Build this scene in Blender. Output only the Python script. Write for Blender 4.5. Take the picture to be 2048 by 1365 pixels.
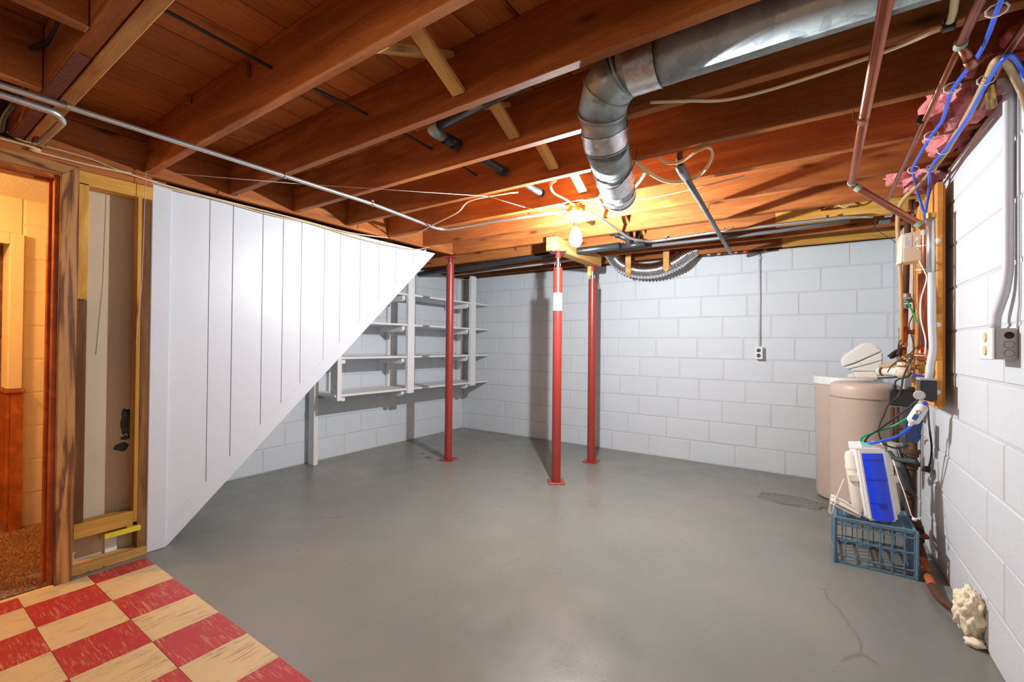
import bpy, bmesh, math, random
from mathutils import Vector, Matrix
random.seed(7)
S = bpy.context.scene
C = S.collection
for o in list(bpy.data.objects): bpy.data.objects.remove(o)

# ------------------------------------------------------------------ camera, world, lights, exposure
F = 888.654
R = [Vector((0.82892864, 0.55926835, 0.00980895)), Vector((0.00353966, 0.01229110, -0.99991820)), Vector((-0.55934317, 0.82889555, 0.00820882))]
H = 1.136
cam = bpy.data.objects.new('camera', bpy.data.cameras.new('camera')); C.objects.link(cam)
cam.data.sensor_fit = 'HORIZONTAL'; cam.data.sensor_width = 36; cam.data.lens = F/2048*36
cam.data.clip_start = .02
cam.matrix_world = Matrix(((R[0].x, -R[1].x, -R[2].x, 0), (R[0].y, -R[1].y, -R[2].y, 0), (R[0].z, -R[1].z, -R[2].z, H), (0, 0, 0, 1)))
S.camera = cam
def U(px, py, x=None, y=None, z=None):
    """the world point seen at a photo pixel on the plane x=, y= or z="""
    a, b = (px-1024)/F, (py-682.5)/F
    d = R[0]*a + R[1]*b + R[2]
    t = x/d.x if x is not None else y/d.y if y is not None else (z-H)/d.z
    return Vector((0, 0, H)) + d*t

w = bpy.data.worlds.new('world'); S.world = w; w.use_nodes = True
w.node_tree.nodes['Background'].inputs[0].default_value = (.9, .93, 1, 1)
w.node_tree.nodes['Background'].inputs[1].default_value = .04
def lamp(name, loc, power, col, rad, kind='POINT'):
    l = bpy.data.lights.new(name, kind); l.energy = power; l.color = col
    if kind == 'POINT': l.shadow_soft_size = rad
    o = bpy.data.objects.new(name, l); C.objects.link(o); o.location = loc; return o
BULB = Vector((-1.245, 2.555, 1.822))
lamp('bulb_light', BULB, 116, (.93, .97, 1.0), .014)
lamp('rear_room_light', (-.3, -1.3, 1.75), 17, (1, .74, .56), .12)
lamp('hall_light', (-3.4, -.25, 1.85), 34, (1, .52, .16), .06)
S.view_settings.view_transform = 'Standard'; S.view_settings.look = 'None'
S.view_settings.gamma = 1; S.view_settings.use_curve_mapping = False
S.view_settings.exposure = 0.55

# ------------------------------------------------------------------ materials
def hexc(r, g, b):
    f = lambda v: (v/255/12.92) if v/255 <= .04045 else ((v/255+.055)/1.055)**2.4
    return (f(r), f(g), f(b), 1)
class NT:
    def __init__(s, name):
        s.m = bpy.data.materials.new(name); s.m.use_nodes = True; s.t = s.m.node_tree; s.b = s.t.nodes['Principled BSDF']
    def n(s, typ, **kw):
        nd = s.t.nodes.new(typ)
        for k, v in kw.items():
            if k.startswith('i_'):
                key = k[2:]; key = int(key) if key.isdigit() else key.replace('_', ' ')
                nd.inputs[key].default_value = v
            else: setattr(nd, k, v)
        return nd
    def l(s, a, b): s.t.links.new(a, b)
    def coords(s, scale=(1, 1, 1), rnd=True):
        tc = s.n('ShaderNodeTexCoord'); mp = s.n('ShaderNodeMapping'); mp.inputs['Scale'].default_value = scale
        if rnd:
            oi = s.n('ShaderNodeObjectInfo'); mu = s.n('ShaderNodeVectorMath', operation='SCALE'); cb = s.n('ShaderNodeCombineXYZ')
            s.l(oi.outputs['Random'], cb.inputs[0]); s.l(oi.outputs['Random'], cb.inputs[1]); s.l(oi.outputs['Random'], cb.inputs[2])
            s.l(cb.outputs[0], mu.inputs[0]); mu.inputs['Scale'].default_value = 37
            ad = s.n('ShaderNodeVectorMath', operation='ADD'); s.l(tc.outputs['Object'], ad.inputs[0]); s.l(mu.outputs[0], ad.inputs[1]); s.l(ad.outputs[0], mp.inputs[0])
        else: s.l(tc.outputs['Object'], mp.inputs[0])
        return mp.outputs[0]
    def noise(s, vec, scale, detail=4, rough=.5, dist=0):
        nd = s.n('ShaderNodeTexNoise'); nd.inputs['Scale'].default_value = scale; nd.inputs['Detail'].default_value = detail
        nd.inputs['Roughness'].default_value = rough; nd.inputs['Distortion'].default_value = dist; s.l(vec, nd.inputs['Vector']); return nd.outputs['Fac']
    def ramp(s, fac, stops):
        r = s.n('ShaderNodeValToRGB'); e = r.color_ramp.elements
        while len(e) < len(stops): e.new(.5)
        for i, (p, c) in enumerate(stops): e[i].position = p; e[i].color = c if len(c) == 4 else (*c, 1)
        s.l(fac, r.inputs[0]); return r.outputs[0]
    def mix(s, fac, a, b, mode='MIX'):
        m = s.n('ShaderNodeMix', data_type='RGBA', blend_type=mode)
        if isinstance(fac, (int, float)): m.inputs[0].default_value = fac
        else: s.l(fac, m.inputs[0])
        for k, v in ((6, a), (7, b)):
            if isinstance(v, tuple): m.inputs[k].default_value = v
            else: s.l(v, m.inputs[k])
        return m.outputs[2]
    def base(s, c):
        if isinstance(c, tuple): s.b.inputs['Base Color'].default_value = c
        else: s.l(c, s.b.inputs['Base Color'])
    def bump(s, fac, strength, dist=.01):
        b = s.n('ShaderNodeBump'); b.inputs['Strength'].default_value = strength; b.inputs['Distance'].default_value = dist
        s.l(fac, b.inputs['Height']); s.l(b.outputs[0], s.b.inputs['Normal'])
def bw(v): return (v, v, v, 1)
def wood(name, light, mid, dark, grain=1.0, rough=.62, knots=True, vary=.22, contrast=1.0, axis=(1.0, 9, 9), fmix=.5):
    t = NT(name); v = t.coords(axis); v2 = t.coords((1, 1, 1))
    big = t.noise(v, 1.1*grain, 3, .5, .6)
    mul = t.n('ShaderNodeMath', operation='MULTIPLY', i_1=14.0*contrast); t.l(big, mul.inputs[0])
    sn = t.n('ShaderNodeMath', operation='SINE'); t.l(mul.outputs[0], sn.inputs[0])
    rings = t.n('ShaderNodeMapRange'); rings.inputs[1].default_value = -1; t.l(sn.outputs[0], rings.inputs[0])
    fine = t.noise(v, 14*grain, 5, .7)
    f0 = t.mix(fmix, rings.outputs[0], fine); vf = t.coords((axis[0]*1.5, axis[1]*7, axis[2]*7) if axis[0] <= 1 else tuple(a*7 if a > 1 else a*1.5 for a in axis)); hair = t.noise(vf, 5, 3, .7); f = t.mix(.28, f0, hair)
    col = t.ramp(f, [(.2, light), (.5, mid), (.85, dark)])
    if knots:
        vk = t.coords((1.6, 6, 6)); vo = t.n('ShaderNodeTexVoronoi'); vo.inputs['Scale'].default_value = 1.5; t.l(vk, vo.inputs['Vector'])
        kf = t.ramp(vo.outputs['Distance'], [(.05, bw(.9)), (.12, bw(.35)), (.2, bw(0))])
        col = t.mix(kf, col, tuple(x*.35 for x in dark[:3])+(1,))
    oi = t.n('ShaderNodeObjectInfo'); mr = t.n('ShaderNodeMapRange'); mr.inputs[3].default_value = 1-vary; mr.inputs[4].default_value = 1+vary; t.l(oi.outputs['Random'], mr.inputs[0])
    bl = t.noise(v2, 2.2, 3); mr2 = t.n('ShaderNodeMapRange'); mr2.inputs[3].default_value = .75; mr2.inputs[4].default_value = 1.25; t.l(bl, mr2.inputs[0])
    mm = t.n('ShaderNodeMath', operation='MULTIPLY'); t.l(mr.outputs[0], mm.inputs[0]); t.l(mr2.outputs[0], mm.inputs[1])
    hs = t.n('ShaderNodeHueSaturation'); t.l(mm.outputs[0], hs.inputs['Value']); t.l(col, hs.inputs['Color'])
    t.base(hs.outputs[0]); t.b.inputs['Roughness'].default_value = rough
    t.bump(fine, .25, .004); t.b.inputs['Specular IOR Level'].default_value = .5 if rough < .5 else .18; return t.m
def plain(name, c, rough=.5, metal=0, bump=0, bscale=80, var=0, coat=0):
    t = NT(name)
    if var:
        v = t.coords(); f = t.noise(v, 6, 5, .6); t.base(t.mix(f, tuple(x*(1-var) for x in c[:3])+(1,), tuple(min(1, x*(1+var)) for x in c[:3])+(1,)))
    else: t.base(c)
    t.b.inputs['Roughness'].default_value = rough; t.b.inputs['Metallic'].default_value = metal
    if coat: t.b.inputs['Coat Weight'].default_value = coat
    if bump:
        v = t.coords(); t.bump(t.noise(v, bscale, 4), bump, .004)
    return t.m
M = {}
M['joist'] = wood('joist_wood', hexc(194, 127, 70), hexc(166, 97, 49), hexc(122, 66, 31), 1.0, fmix=.65)
M['board'] = wood('subfloor_wood', hexc(204, 130, 68), hexc(182, 106, 48), hexc(140, 74, 33), .8, fmix=.8)
M['yellow'] = wood('yellow_pine', hexc(222, 178, 96), hexc(206, 156, 74), hexc(168, 116, 50), 1.0)
M['pale'] = wood('pale_pine', hexc(226, 186, 118), hexc(212, 166, 96), hexc(176, 124, 66), 1.0)
M['brownstud'] = wood('brown_stud_wood', hexc(150, 108, 64), hexc(120, 82, 46), hexc(82, 54, 30), 1.0)
M['oakz'] = wood('oak_casing', hexc(186, 134, 76), hexc(168, 114, 60), hexc(80, 42, 20), .9, .4, False, .05, 1.9, (16, 16, 1.4), .2)
M['oaky'] = wood('oak_casing_head', hexc(186, 134, 76), hexc(168, 114, 60), hexc(80, 42, 20), .9, .4, False, .05, 1.9, (16, 1.4, 16), .2)
M['oak'] = wood('oak_trim', hexc(188, 134, 74), hexc(168, 112, 58), hexc(96, 54, 26), .55, .4, False, .05, 2.2)
M['oakred'] = wood('oak_jamb', hexc(196, 112, 48), hexc(176, 92, 36), hexc(136, 64, 24), .8, .35, False, .05)
M['doug'] = wood('beam_fir', hexc(206, 150, 88), hexc(182, 122, 64), hexc(120, 72, 36), .7, .6, True, .05, 1.6)
M['plyboard'] = wood('panel_wood', hexc(224, 160, 78), hexc(208, 142, 62), hexc(176, 110, 44), .8, .5)
def paint(name, c, bump, scale, rough=.55, pits=True, var=.05):
    t = NT(name); v = t.coords(); a = t.noise(v, scale, 6, .65); b = t.noise(v, 3, 3)
    t.base(t.mix(b, tuple(x*(1-var) for x in c[:3])+(1,), tuple(min(1, x*(1+var)) for x in c[:3])+(1,)))
    h = a
    if pits:
        vo = t.n('ShaderNodeTexVoronoi'); vo.inputs['Scale'].default_value = 45; t.l(v, vo.inputs['Vector'])
        p = t.ramp(vo.outputs['Distance'], [(.05, bw(0)), (.16, bw(1))]); h = t.mix(.3, a, p)
    t.bump(h, bump, .006); t.b.inputs['Roughness'].default_value = rough; return t.m
M['block'] = paint('painted_block', (.62, .665, .70, 1), .35, 55)
M['mortar'] = paint('painted_mortar', (.56, .58, .62, 1), .5, 90)
M['hallblock'] = paint('hall_block_paint', (.76, .62, .40, 1), .35, 55)
M['plank'] = paint('painted_plank', (.63, .66, .71, 1), .08, 30, .38, False, .02)
M['shelfpaint'] = paint('shelf_paint', (.72, .72, .73, 1), .1, 40, .5, False, .06)
M['drywall'] = paint('bare_drywall', (.56, .46, .33, 1), .1, 60, .9, False, .12)
M['ceilpaint'] = paint('textured_ceiling', (.75, .68, .58, 1), .8, 60, .9)
M['saw'] = None
def floor_mat():
    t = NT('painted_concrete'); v = t.coords(rnd=False)
    a = t.noise(v, 1.3, 5, .6); c = t.ramp(a, [(.3, (.165, .183, .165, 1)), (.7, (.225, .215, .188, 1))])  # green-grey paint; warm brown patches colour in the wooden ceiling's reflection
    s = t.noise(v, 7, 6, .7, .5); sf = t.ramp(s, [(.60, bw(0)), (.72, bw(1))]); c = t.mix(t.mix(.75, sf, bw(0)), c, (.17, .15, .13, 1))
    vo = t.n('ShaderNodeTexVoronoi', feature='DISTANCE_TO_EDGE'); vo.inputs['Scale'].default_value = .55
    nv = t.n('ShaderNodeTexNoise'); nv.inputs['Scale'].default_value = 3; t.l(v, nv.inputs['Vector'])
    mv = t.n('ShaderNodeMix', data_type='VECTOR'); mv.inputs[0].default_value = .18; t.l(v, mv.inputs[4]); t.l(nv.outputs['Color'], mv.inputs[5]); t.l(mv.outputs[1], vo.inputs['Vector'])
    cr = t.ramp(vo.outputs['Distance'], [(.0, bw(.7)), (.0013, bw(0))]); msk = t.ramp(t.noise(v, 1.3, 3), [(.55, bw(0)), (.6, bw(1))])
    c = t.mix(t.mix(1, cr, msk, 'MULTIPLY'), c, (.11, .10, .09, 1))
    t.base(c); r = t.ramp(t.noise(v, 4, 5), [(.3, bw(.26)), (.7, bw(.42))]); t.l(r, t.b.inputs['Roughness'])
    t.bump(t.noise(v, 55, 6, .6), .12, .004); t.b.inputs['Specular IOR Level'].default_value = .55; return t.m
M['floor'] = floor_mat()
def tile_mat(name, c, streak, sc):
    t = NT(name); v = t.coords(sc); a = t.noise(v, 6, 6, .75, .3); f = t.ramp(a, [(.52, bw(0)), (.60, bw(1))])
    v2 = t.coords(); g = t.ramp(t.noise(v2, 9, 3), [(.42, bw(0)), (.6, bw(1))]); f = t.mix(1, f, g, 'MULTIPLY')
    b = t.mix(t.noise(v2, 5, 4), tuple(x*.88 for x in c[:3])+(1,), tuple(min(1, x*1.1) for x in c[:3])+(1,))
    t.base(t.mix(t.mix(.8, bw(0), f), b, streak)); t.b.inputs['Roughness'].default_value = .38; t.bump(a, .05, .002); return t.m
M['tile_red'] = tile_mat('red_vinyl', hexc(172, 48, 50), hexc(205, 150, 118), (2.0, 22, 1))
M['tile_cream'] = tile_mat('cream_vinyl', hexc(206, 182, 138), hexc(120, 92, 60), (22, 1.6, 1))
M['carpet'] = plain('carpet_pile', hexc(170, 128, 92), .95, var=.4)
M['galv'] = None
def galv(name, tint, rough=.32, scale=28):
    t = NT(name); v = t.coords(); vo = t.n('ShaderNodeTexVoronoi'); vo.inputs['Scale'].default_value = scale; t.l(v, vo.inputs['Vector'])
    a = t.noise(v, scale*.6, 6, .75, 1.2); f = t.mix(.5, vo.outputs['Color'], a)
    c = t.ramp(f, [(.3, tuple(x*.72 for x in tint)+(1,)), (.7, tint+(1,))]); t.base(c); t.b.inputs['Metallic'].default_value = 1
    r = t.ramp(a, [(.3, bw(rough*.8)), (.7, bw(rough*1.5))]); t.l(r, t.b.inputs['Roughness']); t.bump(a, .06, .003); return t.m
M['galv'] = galv('galvanized_sheet', (.47, .53, .54), .5)
M['foil'] = galv('foil_tape', (.80, .78, .80), .3, 60)
M['flexfoil'] = galv('flexible_foil', (.85, .85, .86), .18, 90)
M['emt'] = plain('zinc_conduit', (.62, .63, .60, 1), .32, .85, var=.15)
M['paintedpipe'] = plain('grey_paint_on_pipe', (.60, .62, .66, 1), .5, .0, bump=.05)
M['copper'] = plain('aged_copper', hexc(168, 104, 82), .33, .85, var=.3)
M['copperbright'] = plain('bright_copper', hexc(214, 130, 96), .2, 1, var=.15)
M['brass'] = plain('brass', hexc(176, 140, 78), .3, .9, var=.2)
M['solder'] = plain('green_corroded_solder', hexc(150, 170, 150), .6, .2, var=.2)
M['iron'] = plain('black_iron', (.055, .06, .065, 1), .33, .5, var=.4)
M['rust'] = plain('rusty_iron', hexc(92, 62, 46), .7, .3, bump=.4, bscale=60, var=.45)
M['orangetape'] = plain('orange_rust', hexc(176, 92, 48), .7, .1, var=.25)
M['gunmetal'] = plain('grey_plastic_pipe', (.14, .15, .165, 1), .42, .1, var=.2)
M['red'] = plain('red_oxide_paint', hexc(146, 50, 42), .36, 0, bump=.06, var=.15)
M['redvalve'] = plain('red_handle', (.55, .02, .02, 1), .4)
M['steel'] = plain('bright_steel', (.7, .7, .7, 1), .25, 1)
M['romex'] = plain('cream_cable_sheath', hexc(214, 190, 146), .45, var=.08)
M['tancable'] = plain('tan_cable_sheath', hexc(186, 154, 112), .5, var=.12)
M['darkcable'] = plain('old_black_cable', (.035, .028, .022, 1), .6, bump=.5, bscale=90)
M['black'] = plain('black_plastic', (.02, .021, .023, 1), .4)
M['blackrub'] = plain('black_cord', (.025, .025, .027, 1), .55)
M['white'] = plain('white_plastic', (.80, .80, .79, 1), .35)
M['offwhite'] = plain('ivory_plastic', (.78, .74, .64, 1), .4, var=.03)
M['beigebox'] = plain('beige_enamel', hexc(222, 208, 182), .45)
M['tank'] = plain('putty_tank_plastic', hexc(190, 172, 158), .42, bump=.03, var=.02)
M['tankseam'] = plain('tank_seam', (.30, .25, .22, 1), .6)
M['headgrey'] = plain('pale_grey_plastic', (.70, .73, .70, 1), .35)
M['seam'] = plain('dark_seam', (.05, .05, .05, 1), .8)
M['blue'] = plain('blue_tubing', (.02, .11, .72, 1), .3)
M['green'] = plain('green_tubing', (.01, .36, .13, 1), .35)
M['bluelens'] = plain('blue_translucent_lens', (.001, .045, .80, 1), .3, coat=.2)
M['bluedark'] = plain('dark_blue_band', (.003, .02, .42, 1), .2)
M['navy'] = plain('navy_plastic', (.02, .05, .14, 1), .45)
M['crate'] = plain('slate_blue_plastic', hexc(92, 124, 146), .45, var=.08)
M['teal'] = plain('teal_print', hexc(120, 205, 205), .4)
M['label'] = plain('white_paper_label', (.85, .85, .84, 1), .6)
M['ink'] = plain('dark_ink', (.05, .05, .07, 1), .7)
M['inkred'] = plain('red_ink', (.55, .08, .12, 1), .7)
M['inkblue'] = plain('blue_ink', (.04, .07, .35, 1), .6)
M['outlet'] = plain('brown_bakelite', (.025, .018, .018, 1), .3)
M['outletplate'] = plain('painted_cover_plate', (.72, .75, .75, 1), .4)
M['outletyellow'] = plain('ivory_receptacle', hexc(226, 198, 146), .4)
M['greybox'] = plain('grey_painted_steel_box', (.42, .41, .41, 1), .5, var=.06)
M['foam'] = plain('cream_expanding_foam', hexc(236, 226, 198), .7, bump=.3, bscale=60)
M['cloth'] = plain('off_white_cloth', (.78, .74, .66, 1), .9, bump=.5, bscale=60)
M['string'] = plain('white_string', (.85, .84, .80, 1), .8)
M['pinkstring'] = plain('pink_string', (.75, .55, .52, 1), .8)
M['yellowpaint'] = plain('yellow_paint', hexc(214, 200, 50), .6, var=.1)
M['greenpaint'] = plain('dark_green_paint', (.035, .06, .05, 1), .6, var=.2)
M['dark'] = plain('dark_void', (.03, .02, .012, 1), .9)
M['goldstrip'] = plain('gold_threshold', hexc(226, 186, 110), .45, 0)
M['cementpatch'] = paint('rough_cement', (.175, .185, .17, 1), .9, 60, .8)
M['barespot'] = plain('chipped_floor_spot', (.12, .10, .085, 1), .6, var=.3)
def ins():
    t = NT('pink_fiberglass'); v = t.coords(); a = t.noise(v, 9, 6, .7, 1.5)
    t.base(t.ramp(a, [(.3, hexc(186, 78, 84)), (.55, hexc(226, 140, 138)), (.75, hexc(240, 190, 182))])); t.b.inputs['Roughness'].default_value = .95; t.bump(a, 1, .02); return t.m
M['insulation'] = ins()
def saw():
    t = NT('rough_sawn_wood'); v = t.coords((1, 1, 1)); wv = t.n('ShaderNodeTexWave'); wv.inputs['Scale'].default_value = 22; wv.inputs['Distortion'].default_value = 6; t.l(v, wv.inputs['Vector'])
    t.base(t.ramp(wv.outputs['Fac'], [(.2, hexc(92, 44, 26)), (.7, hexc(142, 76, 46))])); t.bump(wv.outputs['Fac'], .5, .01); t.b.inputs['Roughness'].default_value = .8; return t.m
M['saw'] = saw()
def bulbmat():
    t = NT('glowing_bulb_glass'); nt = t.t; out = nt.nodes['Material Output']
    em = t.n('ShaderNodeEmission'); em.inputs[0].default_value = (.97, .98, 1, 1); em.inputs[1].default_value = 40
    tr = t.n('ShaderNodeBsdfTransparent'); ad = t.n('ShaderNodeAddShader'); t.l(em.outputs[0], ad.inputs[0]); t.l(tr.outputs[0], ad.inputs[1]); t.l(ad.outputs[0], out.inputs[0]); return t.m
M['bulb'] = bulbmat()

# ------------------------------------------------------------------ mesh helpers
def wmat(o): return (wmat(o.parent) @ o.matrix_parent_inverse @ o.matrix_basis) if o.parent else o.matrix_basis.copy()
def link(o, parent=None, kind=None, label=None, cat=None, group=None):
    C.objects.link(o)
    if parent: o.parent = parent; o.matrix_parent_inverse = wmat(parent).inverted()
    if kind: o['kind'] = kind
    if label: o['label'] = label
    if cat: o['category'] = cat
    if group: o['group'] = group
    return o
def thing(name, loc, label=None, cat=None, group=None, kind=None):
    o = bpy.data.objects.new(name, None); o.empty_display_size = .05; o.location = loc
    return link(o, None, kind, label, cat, group)
def mk(name, verts, faces, mat, parent=None, smooth=False, **kw):
    vs = [Vector(v) for v in verts]; c = sum(vs, Vector())/len(vs)
    me = bpy.data.meshes.new(name); me.from_pydata([tuple(v-c) for v in vs], [], faces); me.validate(); me.update()
    if mat: me.materials.append(mat)
    if smooth: me.polygons.foreach_set('use_smooth', [True]*len(me.polygons))
    o = bpy.data.objects.new(name, me); o.location = c
    return link(o, parent, **kw)
def from_bm(name, bm, mat, parent=None, loc=(0, 0, 0), rot=None, smooth=False, recenter=True, **kw):
    bmesh.ops.recalc_face_normals(bm, faces=bm.faces)
    me = bpy.data.meshes.new(name); bm.to_mesh(me); bm.free()
    if mat: me.materials.append(mat)
    if smooth: me.polygons.foreach_set('use_smooth', [True]*len(me.polygons))
    o = bpy.data.objects.new(name, me)
    m = Matrix.Translation(loc)
    if rot is not None: m = m @ (rot.to_4x4() if isinstance(rot, Matrix) else rot)
    o.matrix_basis = m
    return link(o, parent, **kw)
_cache = {}
def boxmesh(sx, sy, sz, bev, mat):
    k = (round(sx, 4), round(sy, 4), round(sz, 4), round(bev, 4), mat.name)
    if k not in _cache:
        bm = bmesh.new(); bmesh.ops.create_cube(bm, size=1); bmesh.ops.scale(bm, vec=(sx, sy, sz), verts=bm.verts)
        if bev > 0: bmesh.ops.bevel(bm, geom=bm.edges[:], offset=min(bev, .45*min(sx, sy, sz)), segments=1, affect='EDGES')
        me = bpy.data.meshes.new('box'); bm.to_mesh(me); bm.free(); me.materials.append(mat); _cache[k] = me
    return _cache[k]
def box(name, lo, hi, mat, parent=None, bev=.002, **kw):
    """axis-aligned box from corner to corner"""
    lo, hi = Vector(lo), Vector(hi); s = Vector([abs(a-b) for a, b in zip(lo, hi)])
    o = bpy.data.objects.new(name, boxmesh(s.x, s.y, s.z, bev, mat)); o.location = (lo+hi)/2
    return link(o, parent, **kw)
def frame(d, up=Vector((0, 0, 1))):
    x = d.normalized(); y = up.cross(x)
    if y.length < 1e-4: y = Vector((0, 1, 0)).cross(x)
    y.normalize(); z = x.cross(y); return Matrix((x, y, z)).transposed()
def beam(name, p0, p1, w, h, mat, parent=None, bev=.002, up=(0, 0, 1), **kw):
    """board from p0 to p1 (axis ends), w across, h along up; local X is the grain"""
    p0, p1 = Vector(p0), Vector(p1); d = p1-p0
    o = bpy.data.objects.new(name, boxmesh(d.length, w, h, bev, mat)); o.matrix_basis = Matrix.Translation((p0+p1)/2) @ frame(d, Vector(up)).to_4x4()
    return link(o, parent, **kw)
def fillet(pts, r, n=5):
    pts = [Vector(p) for p in pts]; out = [pts[0]]
    for i in range(1, len(pts)-1):
        a, b, c = pts[i-1], pts[i], pts[i+1]; d1, d2 = (a-b), (c-b); l = min(r, d1.length*.45, d2.length*.45)
        s, e = b+d1.normalized()*l, b+d2.normalized()*l
        for k in range(n+1):
            t = k/n; out.append(s*(1-t)**2+b*2*t*(1-t)+e*t*t)
    out.append(pts[-1]); return out
def smoothpath(pts, n=6):
    pts = [Vector(p) for p in pts]; q = [pts[0]*2-pts[1]]+pts+[pts[-1]*2-pts[-2]]; out = []
    for i in range(1, len(q)-2):
        a, b, c, d = q[i-1:i+3]
        for k in range(n):
            t = k/n; out.append(.5*((2*b)+(c-a)*t+(2*a-5*b+4*c-d)*t*t+(3*b-a-3*c+d)*t**3))
    out.append(pts[-1]); return out
def sweep(pts, r, seg=10, rf=None, flat=1.0, cap=True):
    pts = [Vector(p) for p in pts]; pts = [p for i, p in enumerate(pts) if i == 0 or (p-pts[i-1]).length > 1e-6]
    n = len(pts); T = []
    for i in range(n):
        a = (pts[i]-pts[i-1]).normalized() if i else None; b = (pts[i+1]-pts[i]).normalized() if i < n-1 else None
        T.append(((a+b) if a and b else (a or b)).normalized())
    ref = Vector((0, 0, 1)) if abs(T[0].z) < .9 else Vector((0, 1, 0)); u = T[0].cross(ref).normalized(); vs = []; fs = []
    for i in range(n):
        u = (u-T[i]*u.dot(T[i])).normalized(); v = T[i].cross(u)
        k = 1.0
        if 0 < i < n-1:
            c = (pts[i]-pts[i-1]).normalized().dot((pts[i+1]-pts[i]).normalized()); k = 1/max(.5, math.sqrt(max(.01, (1+c)/2)))
        rr = rf(i/(n-1)) if rf else r
        if 0 < i < n-1 and k > 1.01:
            bd = ((pts[i+1]-pts[i]).normalized()-(pts[i]-pts[i-1]).normalized()).normalized()
        else: bd = None
        for j in range(seg):
            a = 2*math.pi*j/seg; o = u*math.cos(a)*rr+v*math.sin(a)*rr*flat
            if bd is not None: o = o+bd*(o.dot(bd)*(k-1))
            vs.append(pts[i]+o)
    for i in range(n-1):
        for j in range(seg): fs.append((i*seg+j, i*seg+(j+1) % seg, (i+1)*seg+(j+1) % seg, (i+1)*seg+j))
    if cap: fs.append(tuple(range(seg-1, -1, -1))); fs.append(tuple((n-1)*seg+j for j in range(seg)))
    return vs, fs
def tube(name, pts, r, mat, parent=None, seg=10, fil=None, smooth=False, rf=None, flat=1.0, **kw):
    if fil: pts = fillet(pts, fil)
    if smooth: pts = smoothpath(pts)
    vs, fs = sweep(pts, r, seg, rf, flat)
    o = mk(name, vs, fs, mat, parent, **kw)
    o.data.polygons.foreach_set('use_smooth', [len(p.vertices) == 4 for p in o.data.polygons]); return o
def lathe(name, prof, mat, parent=None, loc=(0, 0, 0), axis=(0, 0, 1), seg=24, sx=1, sy=1, sm=True, **kw):
    """prof: (radius, height) pairs along axis"""
    vs = []; fs = []; n = len(prof)
    for r, z in prof:
        for j in range(seg): a = 2*math.pi*j/seg; vs.append((max(r, 1e-4)*math.cos(a)*sx, max(r, 1e-4)*math.sin(a)*sy, z))
    for i in range(n-1):
        for j in range(seg): fs.append((i*seg+j, i*seg+(j+1) % seg, (i+1)*seg+(j+1) % seg, (i+1)*seg+j))
    fs.append(tuple(range(seg-1, -1, -1))); fs.append(tuple((n-1)*seg+j for j in range(seg)))
    me = bpy.data.meshes.new(name); me.from_pydata(vs, [], fs); me.materials.append(mat); me.update()
    if sm:
        me.polygons.foreach_set('use_smooth', [len(p.vertices) == 4 for p in me.polygons])
        try: me.set_sharp_from_angle(angle=.7)
        except Exception: pass
    o = bpy.data.objects.new(name, me); z = Vector(axis).normalized(); q = Vector((0, 0, 1)).rotation_difference(z)
    o.matrix_basis = Matrix.Translation(loc) @ q.to_matrix().to_4x4(); return link(o, parent, **kw)
def cyl(name, p0, p1, r, mat, parent=None, seg=14, **kw):
    p0, p1 = Vector(p0), Vector(p1); return lathe(name, [(r, 0), (r, (p1-p0).length)], mat, parent, p0, p1-p0, seg, **kw)
def prism(name, poly, d, mat, parent=None, bev=0, **kw):
    """polygon of world points extruded by vector d"""
    d = Vector(d); bm = bmesh.new(); a = [bm.verts.new(Vector(p)) for p in poly]; b = [bm.verts.new(Vector(p)+d) for p in poly]
    bm.faces.new(a); bm.faces.new(b[::-1]); n = len(a)
    for i in range(n): bm.faces.new((a[i], a[(i+1) % n], b[(i+1) % n], b[i]))
    bmesh.ops.recalc_face_normals(bm, faces=bm.faces)
    if bev: bmesh.ops.bevel(bm, geom=bm.edges[:], offset=bev, segments=2, affect='EDGES')
    c = sum((v.co for v in bm.verts), Vector())/len(bm.verts); bmesh.ops.translate(bm, vec=-c, verts=bm.verts)
    return from_bm(name, bm, mat, parent, c, **kw)
def text(name, s, size, mat, parent, loc, rot, ext=.0002):
    cu = bpy.data.curves.new(name, 'FONT'); cu.body = s; cu.size = size; cu.extrude = ext; cu.align_x = 'CENTER'; cu.align_y = 'CENTER'; cu.materials.append(mat)
    tmp = bpy.data.objects.new('t', cu); me = bpy.data.meshes.new_from_object(tmp); bpy.data.objects.remove(tmp)
    o = bpy.data.objects.new(name, me); o.matrix_basis = Matrix.Translation(loc) @ rot.to_4x4(); return link(o, parent)
def blob(name, c, rad, mat, parent=None, seed=0, amp=.35, freq=2.2, sub=4, **kw):
    from mathutils import noise
    bm = bmesh.new(); bmesh.ops.create_icosphere(bm, subdivisions=sub, radius=1)
    for v in bm.verts:
        p = v.co.copy(); n = noise.noise(p*freq+Vector((seed*3.1, seed, 0)))+.5*noise.noise(p*freq*2.7+Vector((seed, 0, 5)))+.25*noise.noise(p*freq*6+Vector((seed, 2, 5)))
        v.co = Vector([p[i]*rad[i] for i in range(3)])*(1+amp*n)
    return from_bm(name, bm, mat, parent, c, smooth=True, **kw)

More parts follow.
